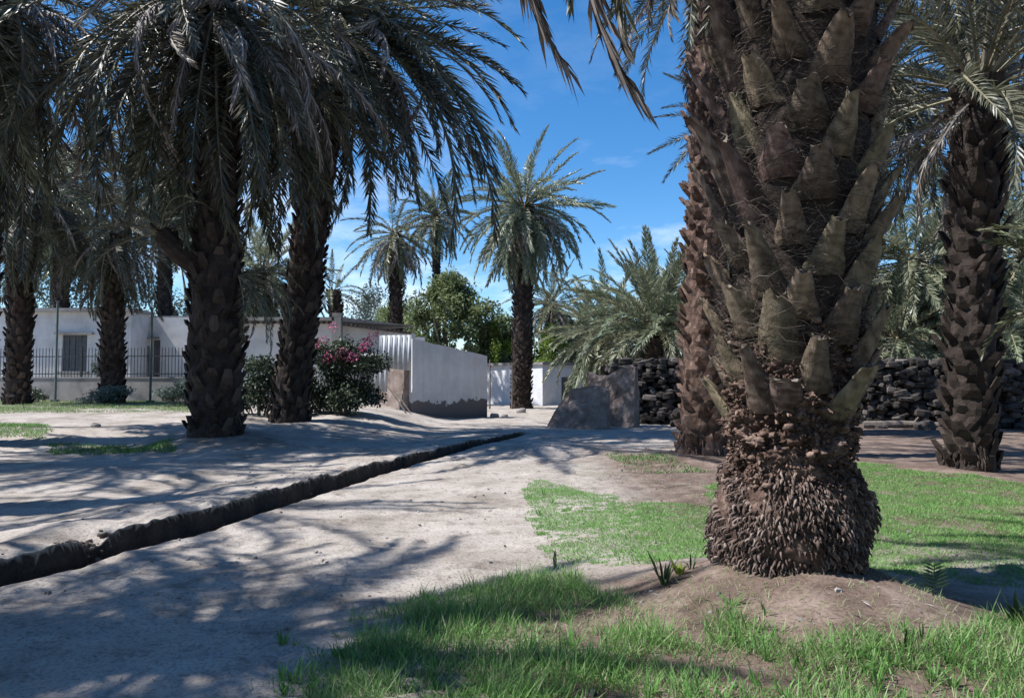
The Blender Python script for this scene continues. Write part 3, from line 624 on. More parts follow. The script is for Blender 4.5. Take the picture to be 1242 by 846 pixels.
pN, dN = palm_px('low broad silvery green palm spreading behind the mud wall', 800, 31.0, 800, 400, r0=0.5, r1=0.5, nf=96, L=3.9, kind='silver', seed=17, elmax=85, elmin=-2, ndead=6)
pO, dO = palm_px('greyish far palm behind the tall straight one, hanging fronds', 668, 52.0, 668, 368, r0=0.4, r1=0.4, nf=50, L=3.3, kind='green', seed=18, elmax=80, elmin=-65, ndead=20)
for (lab, u, Y, v, L, kd, sd) in (('pale palm behind the stone wall, between the huge palm and the dark one', 1105, 31.0, 318, 4.4, 'silver', 21),
        ('pale palm behind the stone wall, right of the dark upright one', 1248, 32.0, 310, 4.4, 'silver', 22),
        ('bushy palm behind the stone wall, hidden mostly by the huge trunk', 990, 33.0, 340, 4.2, 'green', 23),
        ('palm behind the white house, above its window', 75, 47.0, 225, 5.4, 'green', 24),
        ('palm behind the white house, above its dark door', 200, 48.0, 215, 5.4, 'green', 25),
        ('sunlit palm behind the hedge, seen between two thick trunks', 318, 34.0, 330, 3.4, 'silver', 26),
        ('dark low palm behind the white building, right of its door', 716, 56.0, 395, 3.2, 'green', 27),
        ('shaded palm behind the huge trunk, its crown filling the gap to the dark upright palm', 1072, 22.0, 95, 4.0, 'dark', 45), ('dark palm past the right edge of the view behind the upright one', 1300, 20.0, 70, 4.0, 'dark', 46),
        ('pale bushy palm left of the broad one behind the mud wall', 738, 37.0, 405, 3.8, 'silver', 47), ('green bushy palm behind the mud wall beside the rough leaning palm', 848, 36.0, 390, 4.0, 'green', 48),
        ('low pale clump palm behind the stone wall, left of the dark upright palm', 1090, 29.5, 412, 3.4, 'silver', 41), ('low pale clump palm behind the stone wall, right of the dark upright palm', 1225, 29.5, 408, 3.4, 'silver', 42),
        ('low green clump palm behind the stone wall, half hidden by the dark upright palm', 1150, 34.0, 400, 3.6, 'green', 43), ('low green clump palm behind the stone wall next to the rough leaning palm', 905, 31.5, 410, 3.4, 'green', 44),
        ('far palm crown over the stone wall at the right edge', 1170, 40.0, 250, 4.5, 'green', 28)):
    palm_px(lab, 1003 if sd == 45 else u, Y, u, v, r0=0.42, r1=0.4, nf=84, L=L, kind=kd, seed=sd, elmax=82, elmin=-74, ndead=8, hang=0.65)
# palms out of view at the left, whose shade falls across the path, then sky blockers
for (lab, x, y, h, sd, L, nf) in (('palm outside the left of the view shading the nearest grass', -6.8, 3.6, 7.4, 31, 2.7, 60), ('palm outside the left of the view shading the near path', -8.9, 3.3, 7.6, 33, 3.0, 60), ('palm outside the left of the view shading the channel bank', -10.2, 8.2, 8.8, 32, 3.6, 30),
        ('tall palm outside the left of the view near the grass strip', -13.6, 12.6, 9.2, 34, 4.4, 70), ('palm added behind the camera to block sky light, left of the path', -3.4, -3.2, 6.6, 35, 4.0, 70), ('palm added behind the camera to block sky light, on the right', 3.6, -2.6, 7.0, 36, 4.0, 80),
        ('palm added farther behind the camera to block sky light, on the path', -0.4, -8.5, 7.5, 37, 4.4, 70), ('palm added outside the right of the view to block sky light', 8.3, 1.2, 7.0, 38, 4.0, 80), ('palm added behind the camera at the left to block sky light', -8.8, -2.2, 7.6, 39, 4.2, 70)):  # palms behind the camera and at right are added to block sky light
    palm(lab, ground_at(x, y), (x + 0.1, y, h), 0.4, 0.38, nf, L, 'dark', sd, 78, -30, 4, 'date palms')

# the offshoot on the thick palm's trunk: a short leaning stem with its own small crown
b0 = Vector((pE.location)); st = P(243, 325, 16.2) - b0; en = P(196, 283, 15.9) - b0
mb = MB(); tube(mb, [tuple(st), tuple(st.lerp(en, 0.5) + Vector((0, 0, -0.08))), tuple(en)], [0.25, 0.24, 0.2], 10)
rr_ = np.random.default_rng(77)
for i in range(40):
    q = st.lerp(en, rr_.uniform(0.05, 1)); a = rr_.uniform(0, 6.28); d = Vector((math.cos(a) * 0.5, math.sin(a) * 0.7, math.sin(a * 2) * 0.5)).normalized()
    tube(mb, [tuple(q + d * 0.15), tuple(q + d * 0.27 + Vector((-0.1, 0, 0.1)))], [0.06, 0.03], 5, float(rr_.uniform(0.2, 0.9)))
off = mb.build('offshoot', M['bark'], pE)
for i in range(16):
    az = i * 2.4; add_frond(off, FS['dark'][BENDS[2 + i % 3]][i % 2][0], tuple(en), az, R(rr_.uniform(-35, 60)), rr_.uniform(0.38, 0.55), rr_.normal(0, 0.4))
sk = P(290, 335, 16.2) - b0
for i in range(12):
    add_frond(pE, FS['dark'][BENDS[2 + i % 3]][i % 2][0], tuple(sk), rr_.normal(0.0, 0.7), R(rr_.uniform(-60, 30)), rr_.uniform(0.32, 0.5), rr_.normal(0, 0.5))

# ------------------------------------------------------------------ bushes and broadleaf trees
def leaf_cloud(mb, centres, radii, n, size, r, tintbase=0.5, mi=0, up=0.3):
    c = r.integers(0, len(centres), n); C = np.asarray(centres)[c]; Rr = np.asarray(radii)[c]
    d = r.normal(0, 1, (n, 3)); d /= np.linalg.norm(d, axis=1)[:, None]
    p = C + d * Rr * (r.uniform(0, 1, n) ** 0.45)[:, None]
    a = r.normal(0, 1, (n, 3)) + d * 0.6; a[:, 2] += -0.1; a /= np.linalg.norm(a, axis=1)[:, None]
    nrm = r.normal(0, 1, (n, 3)) + np.array([0, 0, up * 3]); w = np.cross(a, nrm); w /= np.linalg.norm(w, axis=1)[:, None] + 1e-9
    s = size * r.uniform(0.6, 1.4, n)
    base = p; m = p + a * (s * 0.5)[:, None]; t = p + a * s[:, None] + np.array([0, 0, -0.15]) * s[:, None]
    ww = w * (s * 0.26)[:, None]
    V = np.stack([base, m + ww, t, m - ww], 1).reshape(-1, 3); k = np.arange(n)[:, None] * 4
    ct = r.normal(tintbase, 0.17, len(centres))[c] + r.normal(0, 0.10, n)
    mb.add(V, np.concatenate([k, k + 1, k + 2, k + 3], 1), np.repeat(np.clip(ct, 0, 1), 4), mi)

def tree(label, base, size, ncl, nleaf, lsize, leafmat, seed, trunk_h=0.3, cat='tree', name='broadleaf_tree', group=None, cl=(0.16, 0.30)):
    r = np.random.default_rng(seed); base = Vector(base); root = thing(name, base, label, cat, group)
    W, D, H = size; cen, rad = [], []
    for i in range(ncl):
        a = r.uniform(0, 6.28); q = r.uniform(0.05, 1) ** 0.5; z = r.uniform(trunk_h, 1)
        k = math.sin(math.pi * min(1, (z - trunk_h) / (1 - trunk_h) * 0.75 + 0.22))
        cen.append((math.cos(a) * q * W / 2 * k, math.sin(a) * q * D / 2 * k, z * H * r.uniform(0.9, 1.02))); s = r.uniform(*cl)
        rad.append((s * W * 0.55, s * D * 0.55, s * H * 0.6))
    mb = MB(); leaf_cloud(mb, cen, rad, nleaf, lsize, r); mb.build('crown', leafmat, root)
    mb = MB(); fk = np.array([0, 0, H * trunk_h * 0.9]); tube(mb, [(0, 0, -0.1), tuple(fk * 0.5 + [0.03, 0, 0]), tuple(fk)], [W * 0.03 + .03, W * 0.024 + .02, W * 0.02 + .015], 8)
    for i in range(0, ncl, max(1, ncl // 9)):
        c = np.array(cen[i]); tube(mb, [tuple(fk * 0.9), tuple(fk * 0.45 + c * 0.55 + [0, 0, -0.05 * H]), tuple(c)], [W * 0.014 + .012, W * 0.009 + .008, 0.006], 5)
    mb.build('trunk', M['wood'], root)
    return root

tree('leafy green tree hanging over the grey rendered wall', ground_at(-4.4, 51), (9.8, 5, 8.3), 140, 26000, 0.24, M['tree'], 51, 0.25, cl=(0.08, 0.19))
tree('light green feathery tree behind the outbuilding roof end', ground_at(-8.6, 56), (6.5, 5, 7.0), 90, 16000, 0.22, M['tree'], 58, 0.22, cl=(0.09, 0.2))
tree('light green low tree behind the left part of the white building', ground_at(0.6, 57), (5.0, 4, 5.2), 60, 12000, 0.22, M['tree_yellow'], 59, 0.22, cl=(0.1, 0.22))
tree('pale green spreading tree behind the right part of the white building', ground_at(5.6, 60), (6.0, 4, 6.0), 70, 13000, 0.22, M['tree'], 73, 0.22, cl=(0.1, 0.22))
tree('low green tree at the right end of the grey rendered wall', ground_at(-1.7, 53), (4.6, 3, 5.6), 50, 12000, 0.18, M['tree'], 52, 0.25, cl=(0.10, 0.22))
tree('bluish feathery far tree behind the roof', ground_at(-11.5, 60), (6.0, 5, 8.6), 26, 8000, 0.2, M['tree_blue'], 53, 0.3)
tree('small yellow green tree left of the tall straight palm', ground_at(-1.0, 50), (2.6, 2.6, 5.6), 14, 4500, 0.16, M['tree_yellow'], 54, 0.3)
tree('small yellow green tree right of the tall straight palm', ground_at(2.6, 50), (3.0, 2.6, 5.4), 16, 5000, 0.16, M['tree_yellow'], 55, 0.3)
tree('dark green tree behind the white building roof', ground_at(4.6, 54), (3.6, 3, 4.6), 18, 5000, 0.17, M['bush'], 56, 0.3)
tree('dark thicket tree behind the mud wall', ground_at(6.2, 45), (4.0, 3, 4.4), 18, 5000, 0.17, M['bush'], 57, 0.25)
for i, (x, y, w, h, lab) in enumerate(((13, 38, 7, 5.5, 'grey green tree behind the stone wall, left of the dark palm'), (21, 38, 7, 6, 'grey green tree behind the stone wall, at the right edge'), (9, 41, 5, 4.8, 'grey green tree over the stone wall behind the huge trunk'))):
    tree(lab, ground_at(x, y), (w, 4, h), 24, 8000, 0.18, M['tree_blue'], 60 + i, 0.25)
tree('pale leafy tree behind the white house, left', ground_at(-31, 50), (13, 6, 12), 46, 20000, 0.2, M['tree_blue'], 71, 0.25)
tree('tall grey tree behind the white house, centre', ground_at(-22, 52), (13, 6, 13), 46, 20000, 0.2, M['tree_blue'], 72, 0.25)

def bush(label, base, size, ncl, n, ls, seed, leafmat='bush', name='bush', flowers=None):
    r = np.random.default_rng(seed); root = thing(name, base, label, 'bush'); W, D, H = size; cen, rad = [], []
    for i in range(ncl):
        a = r.uniform(0, 6.28); q = math.sqrt(r.uniform(0, 1)); z = r.uniform(0.12, 0.95); k = math.sqrt(max(0.05, 1 - (z - 0.25) ** 2 * 1.2))
        cen.append((math.cos(a) * q * W / 2 * k, math.sin(a) * q * D / 2 * k, z * H)); s = r.uniform(0.12, 0.24); rad.append((s * min(W, 2.5), s * min(D, 2.5), s * H * 0.9))
    mb = MB(); leaf_cloud(mb, cen, rad, n, ls, r, 0.45); mb.build('foliage', M[leafmat], root)
    mb = MB()
    for i in range(0, ncl, 2):
        c = cen[i]; tube(mb, [(c[0] * 0.4, c[1] * 0.4, -0.05), (c[0] * 0.8, c[1] * 0.8, c[2] * 0.6), c], [0.03, 0.02, 0.006], 5)
    mb.build('stems', M['wood'], root)
    if flowers:
        fc = [tuple(Vector(q) - Vector(base)) for q in flowers[0]]; mb = MB(); leaf_cloud(mb, fc, [flowers[2]] * len(fc), flowers[1], 0.07, r, 0.5, 0, 0.1); mb.build('flowers', M['flower'], root)
    return root
fl = [P(u, v, Y) for (u, v, Y) in ((400, 428, 23.2), (412, 432, 23.0), (425, 428, 23.0), (392, 412, 23.3), (404, 396, 23.6), (438, 424, 23.4), (450, 410, 23.6), (453, 404, 23.6), (444, 418, 23.4), (415, 424, 22.9), (383, 420, 23.2), (398, 434, 22.8), (428, 433, 22.8))]
bush('dark bougainvillea hedge with pink flowers beside the corrugated sheet', ground_at(-5.5, 23.4), (3.3, 1.8, 2.2), 46, 14000, 0.11, 81, name='bougainvillea', flowers=(fl, 620, (0.22, 0.2, 0.13)))
bush('dark hedge bush between the thick palm and the leaning palm', ground_at(-7.6, 22.4), (2.0, 1.6, 1.75), 22, 6500, 0.11, 82)
bush('pale leafy shrub at the foot of the fence, left of the thick palm', ground_at(-12.3, 28.0), (1.9, 1.2, 0.95), 16, 3000, 0.10, 83, 'tree_blue')
bush('low grey weeds between the slim palm and the plinth wall', ground_at(-16.2, 30.2), (2.6, 1.2, 0.7), 14, 2400, 0.10, 84, 'tree_blue')
bush('pale climbing plant in front of the white house window', ground_at(-20.0, 36.6), (1.7, 1.0, 2.6), 14, 2200, 0.13, 85, 'tree_blue')
bush('dry tangle of weeds on the ledge of the left fence end', ground_at(-21.6, 33.0), (2.2, 1.2, 0.6), 12, 1600, 0.1, 86, 'bush')

# ------------------------------------------------------------------ buildings and walls
def slab(mb, a, b, thick, z0, z1a, z1b=None, mi=0, tint=0.5):
    """upright wall from a to b (x, y), its top sloping from z1a to z1b"""
    a, b = Vector((a[0], a[1])), Vector((b[0], b[1])); d = (b - a).normalized(); n = Vector((-d.y, d.x)) * thick; z1b = z1a if z1b is None else z1b
    v = [(a.x, a.y, z0), (b.x, b.y, z0), (b.x + n.x, b.y + n.y, z0), (a.x + n.x, a.y + n.y, z0), (a.x, a.y, z1a), (b.x, b.y, z1b), (b.x + n.x, b.y + n.y, z1b), (a.x + n.x, a.y + n.y, z1a)]
    mb.add(v, [(0, 3, 2, 1), (4, 5, 6, 7), (0, 1, 5, 4), (1, 2, 6, 5), (2, 3, 7, 6), (3, 0, 4, 7)], tint, mi)

# the white house behind the fence
hx, hy = -26.5, 40.0; hz = gz(-22, 40)
house = thing('house', (hx, hy, hz), 'white single storey house behind the picket fence', 'house', None)
def W2(u, Y): return (u - U0) / F * Y
mb = MB(); x_w0, x_w1 = W2(75, 40) - hx, W2(105, 40) - hx; xc = W2(158, 40) - hx; xe = W2(330, 40) - hx; top = 4.75
ztop = P(100, 378, 40).z - hz; zb, zt = P(90, 450, 40).z - hz, P(90, 406, 40).z - hz
# front with the window hole left open
slab(mb, (0 - 6, 0), (x_w0, 0), 0.3, -0.4, ztop); slab(mb, (x_w1, 0), (xc, 0), 0.3, -0.4, ztop)
slab(mb, (x_w0, 0), (x_w1, 0), 0.3, -0.4, zb); slab(mb, (x_w0, 0), (x_w1, 0), 0.3, zt, ztop)
slab(mb, (xc, 0.302), (xc, 2.0), 0.3, -0.4, ztop)
d0, d1 = W2(185, 42) - hx, W2(194, 42) - hx; dz1 = P(190, 412, 42).z - hz; zt2 = P(200, 385, 42).z - hz
slab(mb, (xc + 0.002, 2.0), (d0, 2.0), 0.3, -0.4, zt2); slab(mb, (d1, 2.0), (xe, 2.0), 0.3, -0.4, zt2); slab(mb, (d0, 2.0), (d1, 2.0), 0.3, dz1, zt2)
slab(mb, (-6, 8.0), (xe, 8.0), 0.3, -0.4, ztop - 0.2); slab(mb, (xe, 2.302), (xe, 8.0), 0.3, -0.4, zt2)
mb.build('wall', M['housewall'], house)
mb = MB(); box(mb, ((xc - 6) / 2, 1.0, ztop + 0.09), (xc + 6.3, 2.6, 0.18)); box(mb, ((xe - 6) / 2, 5.4, ztop - 0.1), (xe + 6.1, 6.0, 0.16)); mb.build('roof', M['plinth'], house)
mb = MB(); wx = (x_w0 + x_w1) / 2; ww = x_w1 - x_w0
for k in range(4): box(mb, (x_w0 + ww * (k + 0.5) / 4, 0.12, (zb + zt) / 2), (ww / 4 - 0.03, 0.05, zt - zb))
win = mb.build('window', M['shutter'], house)
mb = MB(); box(mb, (wx, -0.03, zt + 0.08), (ww + 0.7, 0.36, 0.13)); mb.build('lintel', M['plinth'], win)
mb = MB(); box(mb, (wx, -0.03, zb - 0.06), (ww + 0.3, 0.3, 0.1)); mb.build('sill', M['plinth'], win)
mb = MB(); box(mb, ((d0 + d1) / 2, 2.16, (dz1 - 0.2) / 2), (d1 - d0, 0.06, dz1 + 0.2)); mb.build('door', M['shutter'], house)
mb = MB(); box(mb, ((d0 + d1) / 2 - 0.5, 1.9, dz1 + 0.1), (1.3, 0.3, 0.12)); box(mb, (d0 - 0.55, 1.97, dz1 - 0.7), (0.5, 0.05, 0.7), mi=1); mb.build('window', [M['plinth'], M['glass']], house)

# plinth wall with pickets
fa, fb = Vector((W2(-60, 35.6), 35.6)), Vector((W2(345, 33.5), 33.5)); fz = gz(-17, 34) ; ang = math.atan2(fb.y - fa.y, fb.x - fa.x); flen = (fb - fa).length
fence = thing('picket_fence', (fa.x, fa.y, fz), 'dark metal picket fence on a grey plinth wall before the house', 'fence'); fence.rotation_euler = (0, 0, ang)
mb = MB(); box(mb, (flen / 2, 0.15, 0.42), (flen, 0.3, 1.3)); box(mb, (flen / 2, 0.15, 1.10), (flen, 0.36, 0.06)); mb.build('plinth', M['plinth'], fence)
npan = 5; pl = flen / npan
for k in range(npan + 1):
    mb = MB(); box(mb, (min(max(k * pl, 0.05), flen - 0.05), 0.15, 1.85), (0.09, 0.09, 1.46)); mb.build('post', M['darkmetal'], fence)
for k in range(npan):
    mb = MB()
    for z in (1.28, 2.10): box(mb, ((k + 0.5) * pl, 0.15, z), (pl - 0.1, 0.03, 0.045))
    q = k * pl + 0.2
    while q < (k + 1) * pl - 0.1:
        box(mb, (q, 0.15, 1.79), (0.026, 0.02, 1.32)); box(mb, (q, 0.15, 2.48), (0.034, 0.024, 0.10), taper=0.1); q += 0.165
    mb.build('picket_panel', M['darkmetal'], fence)
for (u, Y, v0, v1, lab) in ((68, 33.6, 366, 488, 'thin green metal pole left of the slim palm'), (183, 32.5, 374, 484, 'thin green metal pole right of the slim palm')):
    b = ground_at(W2(u, Y), Y); ht = P(u, v0, Y).z - b.z
    mb = MB(); tube(mb, [(0, 0, -0.1), (0, 0, ht)], [0.055, 0.05], 8); box(mb, (0, 0, ht + 0.02), (0.14, 0.14, 0.04)); box(mb, (0, 0, 0.05), (0.25, 0.25, 0.12))
    o = mb.build('pole', M['greenpole'], None, smooth=False, loc=b); tag(o, lab, 'pole', 'green poles')

# the long low house behind the bougainvillea: beam ends under its eave
lx, ly = W2(330, 30), 30.0; lz = gz(-8, 30)
lh = thing('outbuilding', (lx, ly, lz), 'low plastered outbuilding with roof beam ends behind the pink flowers', 'house')
ex, zt = W2(408, 30) - lx, P(390, 392, 30).z - lz; ex2 = W2(505, 33) - lx
mb = MB(); slab(mb, (-3, 0), (ex, 0), 0.3, -0.3, zt); slab(mb, (ex + 0.002, 0.1), (ex2, 2.6), 0.3, -0.3, zt - 0.05, zt - 0.25); slab(mb, (-3, 6), (ex2, 6), 0.3, -0.3, zt - 0.2); mb.build('wall', M['housewall'], lh)
mb = MB(); box(mb, ((ex - 3) / 2 - 0.1, 1.4, zt + 0.16), (ex + 3.1, 3.4, 0.14)); slab(mb, (ex + 0.25, -0.12), (ex2 + 0.2, 2.35), 2.6, zt + 0.06, zt + 0.24, zt + 0.06); mb.build('roof', M['plinth'], lh)
mb = MB()
q = -2.8
while q < ex - 0.3: box(mb, (q, -0.12, zt + 0.03), (0.10, 0.3, 0.10)); q += 0.22
for k in range(16):
    t = k / 15; box(mb, (ex + 0.4 + t * (ex2 - ex - 0.6), 0.02 + 2.4 * t * 1.0, zt - 0.06 - 0.18 * t), (0.10, 0.34, 0.10))
mb.build('beam_ends', M['wood'], lh)['label'] = 'row of short dark beam ends under the eave'
mb = MB(); box(mb, (ex + 0.05, -0.12, (zt + 0.2) / 2), (0.36, 0.36, zt + 0.6)); mb.build('pillar', M['plinth'], lh)

# grey rendered wall with its end face
wa = P(500, 470, 28.5); wb = P(591, 470, 31.0); we = P(455, 470, 30.2); wz = gz(-3.5, 29) - 0.05
def nsub(a, b, z1a, z1b, thick, seed, mats, nx_=40, nz_=24, amp=0.025, top_amp=0.05):
    """a plastered wall block with an uneven face and a worn top edge"""
    r_ = np.random.default_rng(seed); mb = MB(); a = np.array(a[:2], float); b = np.array(b[:2], float); d = b - a; n = np.array([d[1], -d[0]]) / np.linalg.norm(d)
    loops = [np.array([a + d * t for t in np.linspace(0, 1, nx_)]), ]
    T = np.linspace(0, 1, nx_); tz = z1a + (z1b - z1a) * T + top_amp * fbm(np.stack([T * 9, T * 0, T * 0 + seed], 1), 4, seed)
    rings = []
    for face in (0, 1):
        off = n * 0 if face == 0 else -n * thick
        G = np.zeros((nz_, nx_, 3)); 
        for k in range(nz_): G[k, :, :2] = a + d * T[:, None] + off; G[k, :, 2] = -0.2 + (tz + 0.2) * k / (nz_ - 1)
        ds = fbm(G.reshape(-1, 3) * 2.2 + seed, 4, seed).reshape(nz_, nx_) * amp * (1 if face == 0 else -1)
        G[..., :2] += ds[..., None] * n; rings.append(G)
    A, Bk = rings; nn = nz_ * nx_; V = np.concatenate([A.reshape(-1, 3), Bk.reshape(-1, 3)])
    i0 = (np.arange(nz_ - 1)[:, None] * nx_ + np.arange(nx_ - 1)).reshape(-1)
    f = [tuple(q) for q in np.stack([i0, i0 + 1, i0 + nx_ + 1, i0 + nx_], 1)] + [tuple(q + nn) for q in np.stack([i0 + nx_, i0 + nx_ + 1, i0 + 1, i0], 1)]
    t0 = (nz_ - 1) * nx_
    f += [(t0 + j, t0 + j + 1, nn + t0 + j + 1, nn + t0 + j) for j in range(nx_ - 1)]
    for c in (0, nx_ - 1): f += [(k * nx_ + c, (k + 1) * nx_ + c, nn + (k + 1) * nx_ + c, nn + k * nx_ + c) for k in range(nz_ - 1)]
    mb.add(V, f); return mb
gw = thing('rendered_wall', (0, 0, wz), 'grey rendered wall with a dark damp band along its foot', 'wall')
mb = nsub(wa, wb, P(500, 411, 28.5).z - wz, P(591, 431, 31.0).z - wz, 0.3, 5, None); mb.build('long_face', M['render'], gw)
mb = nsub(we, (wa.x - 0.32, wa.y + 0.02), P(470, 440, 29).z - wz, P(498, 412, 28.5).z - wz, 0.3, 6, None, 24); mb.build('end_face', M['mudwall'], gw)
# corrugated sheet leaning on the end face
def corr(label, a, b, z0, z1, seed):
    mb = MB(); n = 90; a = np.array(a); b = np.array(b); d = b - a; nn_ = np.array([d[1], -d[0]]) / np.linalg.norm(d)
    v = []
    for side in (0, 0.004):
        for t in np.linspace(0, 1, n):
            o = nn_ * (0.035 * math.cos(t * np.linalg.norm(d) / 0.2 * 2 * math.pi) + side); q = a + d * t + o
            v += [(q[0], q[1], z0 + 0.03 * math.sin(t * 5)), (q[0] - nn_[0] * 0.06, q[1] - nn_[1] * 0.06, z1)]
    f = [(2 * i, 2 * i + 2, 2 * i + 3, 2 * i + 1) for i in range(n - 1)] + [(2 * n + 2 * i, 2 * n + 2 * i + 1, 2 * n + 2 * i + 3, 2 * n + 2 * i + 2) for i in range(n - 1)]
    f += [(2 * i, 2 * n + 2 * i, 2 * n + 2 * i + 2, 2 * i + 2) for i in range(n - 1)] + [(2 * i + 1, 2 * i + 3, 2 * n + 2 * i + 3, 2 * n + 2 * i + 1) for i in range(n - 1)]
    mb.add(v, f); o = mb.build('corrugated_sheet', M['zinc'], None, smooth=True); tag(o, label, 'metal sheet', 'corrugated sheets'); return o
c0, c1 = P(460, 430, 28.2), P(498, 430, 27.9); corr('upper corrugated zinc sheet nailed over the wall corner', (c0.x, c0.y), (c1.x, c1.y), P(480, 448, 28).z, P(480, 406, 28).z, 1)
c0, c1 = P(438, 430, 28.5), P(470, 430, 28.3); corr('lower corrugated zinc sheet beside the pink flowers', (c0.x, c0.y), (c1.x, c1.y), P(455, 474, 28.3).z, P(455, 428, 28.3).z, 2)
for (u0, v0, u1, v1, Y, lab) in ((441, 498, 452, 470, 27.2, 'thin dry stick leaning beside the hedge'), (492, 500, 468, 466, 27.6, 'long dry stick leaning on the wall end'), (497, 499, 476, 472, 27.7, 'short dry stick propped against the wall corner')):
    a = P(u0, v0, Y); b = P(u1, v1, Y + 0.5); mb = MB(); m_ = a.lerp(b, 0.5); tube(mb, [tuple(Vector(a) - a), tuple(m_ - a + Vector((0.02, 0, 0.01))), tuple(b - a)], [0.03, 0.026, 0.018], 6)
    for s_ in (0.35, 0.7): q = a.lerp(b, s_) - a; tube(mb, [tuple(q), tuple(q + Vector((0.08, 0.02, 0.07)))], [0.012, 0.006], 5)
    tag(mb.build('stick', M['wood'], None, loc=a), lab, 'stick', 'leaning sticks')

# far white building with a flat roof, facing a little to the left
fwz = gz(1, 45) - 0.05
fw = thing('white_building', (0, 0, fwz), 'low whitewashed building with a dark doorway beyond the tall palm', 'building')
a = P(586, 470, 48.6); b = P(658, 470, 45.0); c = P(711, 470, 47.5); zt = P(630, 442, 45).z - fwz
mb = MB(); slab(mb, a[:2], b[:2], 0.3, -0.3, zt)
bx = Vector((b.x + 0.003, b.y + 0.05)); cx = Vector((c.x, c.y)); dd = cx - bx; q0, q1 = bx + dd * 0.42, bx + dd * 0.62; dz = P(685, 457, 46).z - fwz
slab(mb, bx, q0, 0.3, -0.3, zt); slab(mb, q1, cx, 0.3, -0.3, zt); slab(mb, q0, q1, 0.3, dz, zt); slab(mb, (c.x, c.y + 0.31), (c.x - 0.6, c.y + 5), 0.3, -0.3, zt); slab(mb, (a.x, a.y + 5.5), (c.x - .6, c.y + 5), 0.3, -0.3, zt - 0.1)
slab(mb, (a.x + 0.3, a.y + 5.5), (a.x + 0.3, a.y + 0.32), 0.3, -0.3, zt - 0.05)
mb.build('wall', M['whitewash'], fw)
mb = MB(); v = [(a.x - 0.15, a.y - 0.12, zt + 0.004), (b.x, b.y - 0.16, zt + 0.004), (c.x + 0.15, c.y - 0.12, zt + 0.004), (c.x - 0.5, c.y + 5.3, zt + 0.004), (a.x - 0.15, a.y + 5.8, zt + 0.004)]
v2 = [(p_[0], p_[1], zt + 0.16) for p_ in v]; mb.add(v + v2, [(4, 3, 2, 1, 0), (5, 6, 7, 8, 9)] + [(i, (i + 1) % 5, 5 + (i + 1) % 5, 5 + i) for i in range(5)]); mb.build('roof', M['plinth'], fw)
qm = (q0 + q1) / 2; mb = MB(); box(mb, (qm.x - 0.03, qm.y + 0.16, (dz - 0.2) / 2), ((q1 - q0).length - 0.01, 0.06, dz + 0.2), math.atan2(dd.y, dd.x)); mb.build('door', M['shutter'], fw)
for (u, Y, v0, lab) in ((594, 40.5, 436, 'thin bare pole at the right end of the grey wall'), (621, 40.0, 440, 'thin bare pole left of the tall straight palm')):
    bb = ground_at(W2(u, Y), Y); ht = P(u, v0, Y).z - bb.z; mb = MB(); tube(mb, [(0, 0, -0.1), (0.02, 0, ht * 0.5), (0.01, 0, ht)], [0.05, 0.042, 0.035], 7); tube(mb, [(0.01, 0, ht * 0.8), (0.16, 0, ht * 0.93)], [0.02, 0.01], 5)
    tag(mb.build('pole', M['wood'], None, loc=bb), lab, 'pole', 'bare poles')

# mud wall ruin
mwz = gz(2, 25) - 0.05
mud = thing('mud_wall', (0, 0, mwz), 'crumbling mud wall with a low stepped end before the stone wall', 'wall')
m0, m1, m2 = P(666, 500, 25.6), P(712, 500, 25.2), P(770, 500, 24.3)
# main upright face with a dip in its top
def ruin(a, b, tops, thick, seed, amp=0.15):
    mb = MB(); nx_, nz_ = 44, 22; a = np.array(a[:2]); b = np.array(b[:2]); d = b - a; n = np.array([d[1], -d[0]]) / np.linalg.norm(d); T = np.linspace(0, 1, nx_)
    tz = np.interp(T, np.linspace(0, 1, len(tops)), tops) + 0.13 * fbm(np.stack([T * 8, T * 0, T * 0 + seed], 1), 4, seed); rings = []
    for face in (0, 1):
        G = np.zeros((nz_, nx_, 3))
        for k in range(nz_):
            s_ = k / (nz_ - 1); G[k, :, :2] = a + d * T[:, None] + (n * (0.22 * (1 - s_) ** 1.5) if face == 0 else -n * (thick * (0.75 + 0.25 * (1 - s_)))); G[k, :, 2] = -0.25 + (tz + 0.25) * s_
        p_ = G.reshape(-1, 3); ds = (fbm(p_ * 2 + seed, 5, seed, 0.6)).reshape(nz_, nx_) * amp * (1 if face == 0 else -1); G[..., :2] += ds[..., None] * n; rings.append(G)
    V = np.concatenate([g.reshape(-1, 3) for g in rings]); nn = nz_ * nx_; i0 = (np.arange(nz_ - 1)[:, None] * nx_ + np.arange(nx_ - 1)).reshape(-1)
    f = [tuple(q) for q in np.stack([i0, i0 + 1, i0 + nx_ + 1, i0 + nx_], 1)] + [tuple(q + nn) for q in np.stack([i0 + nx_, i0 + nx_ + 1, i0 + 1, i0], 1)]
    t0 = (nz_ - 1) * nx_; f += [(t0 + j, t0 + j + 1, nn + t0 + j + 1, nn + t0 + j) for j in range(nx_ - 1)]
    for c_ in (0, nx_ - 1): f += [(k * nx_ + c_, (k + 1) * nx_ + c_, nn + (k + 1) * nx_ + c_, nn + k * nx_ + c_) for k in range(nz_ - 1)]
    mb.add(V, f); return mb
tz = lambda v, Y: P(700, v, Y).z - mwz
ruin(m1, m2, [tz(450, 25), tz(455, 25), tz(457, 25), tz(452, 25), tz(446, 25), tz(444, 24.5)], 0.45, 91).build('upright_wall', M['mudwall'], mud)
ruin(P(664, 500, 24.2), P(737, 500, 23.6), [tz(512, 24), tz(490, 24), tz(472, 24), tz(470, 24), tz(470, 24), tz(474, 24)], 0.5, 92).build('low_wall', M['mudwall'], mud)

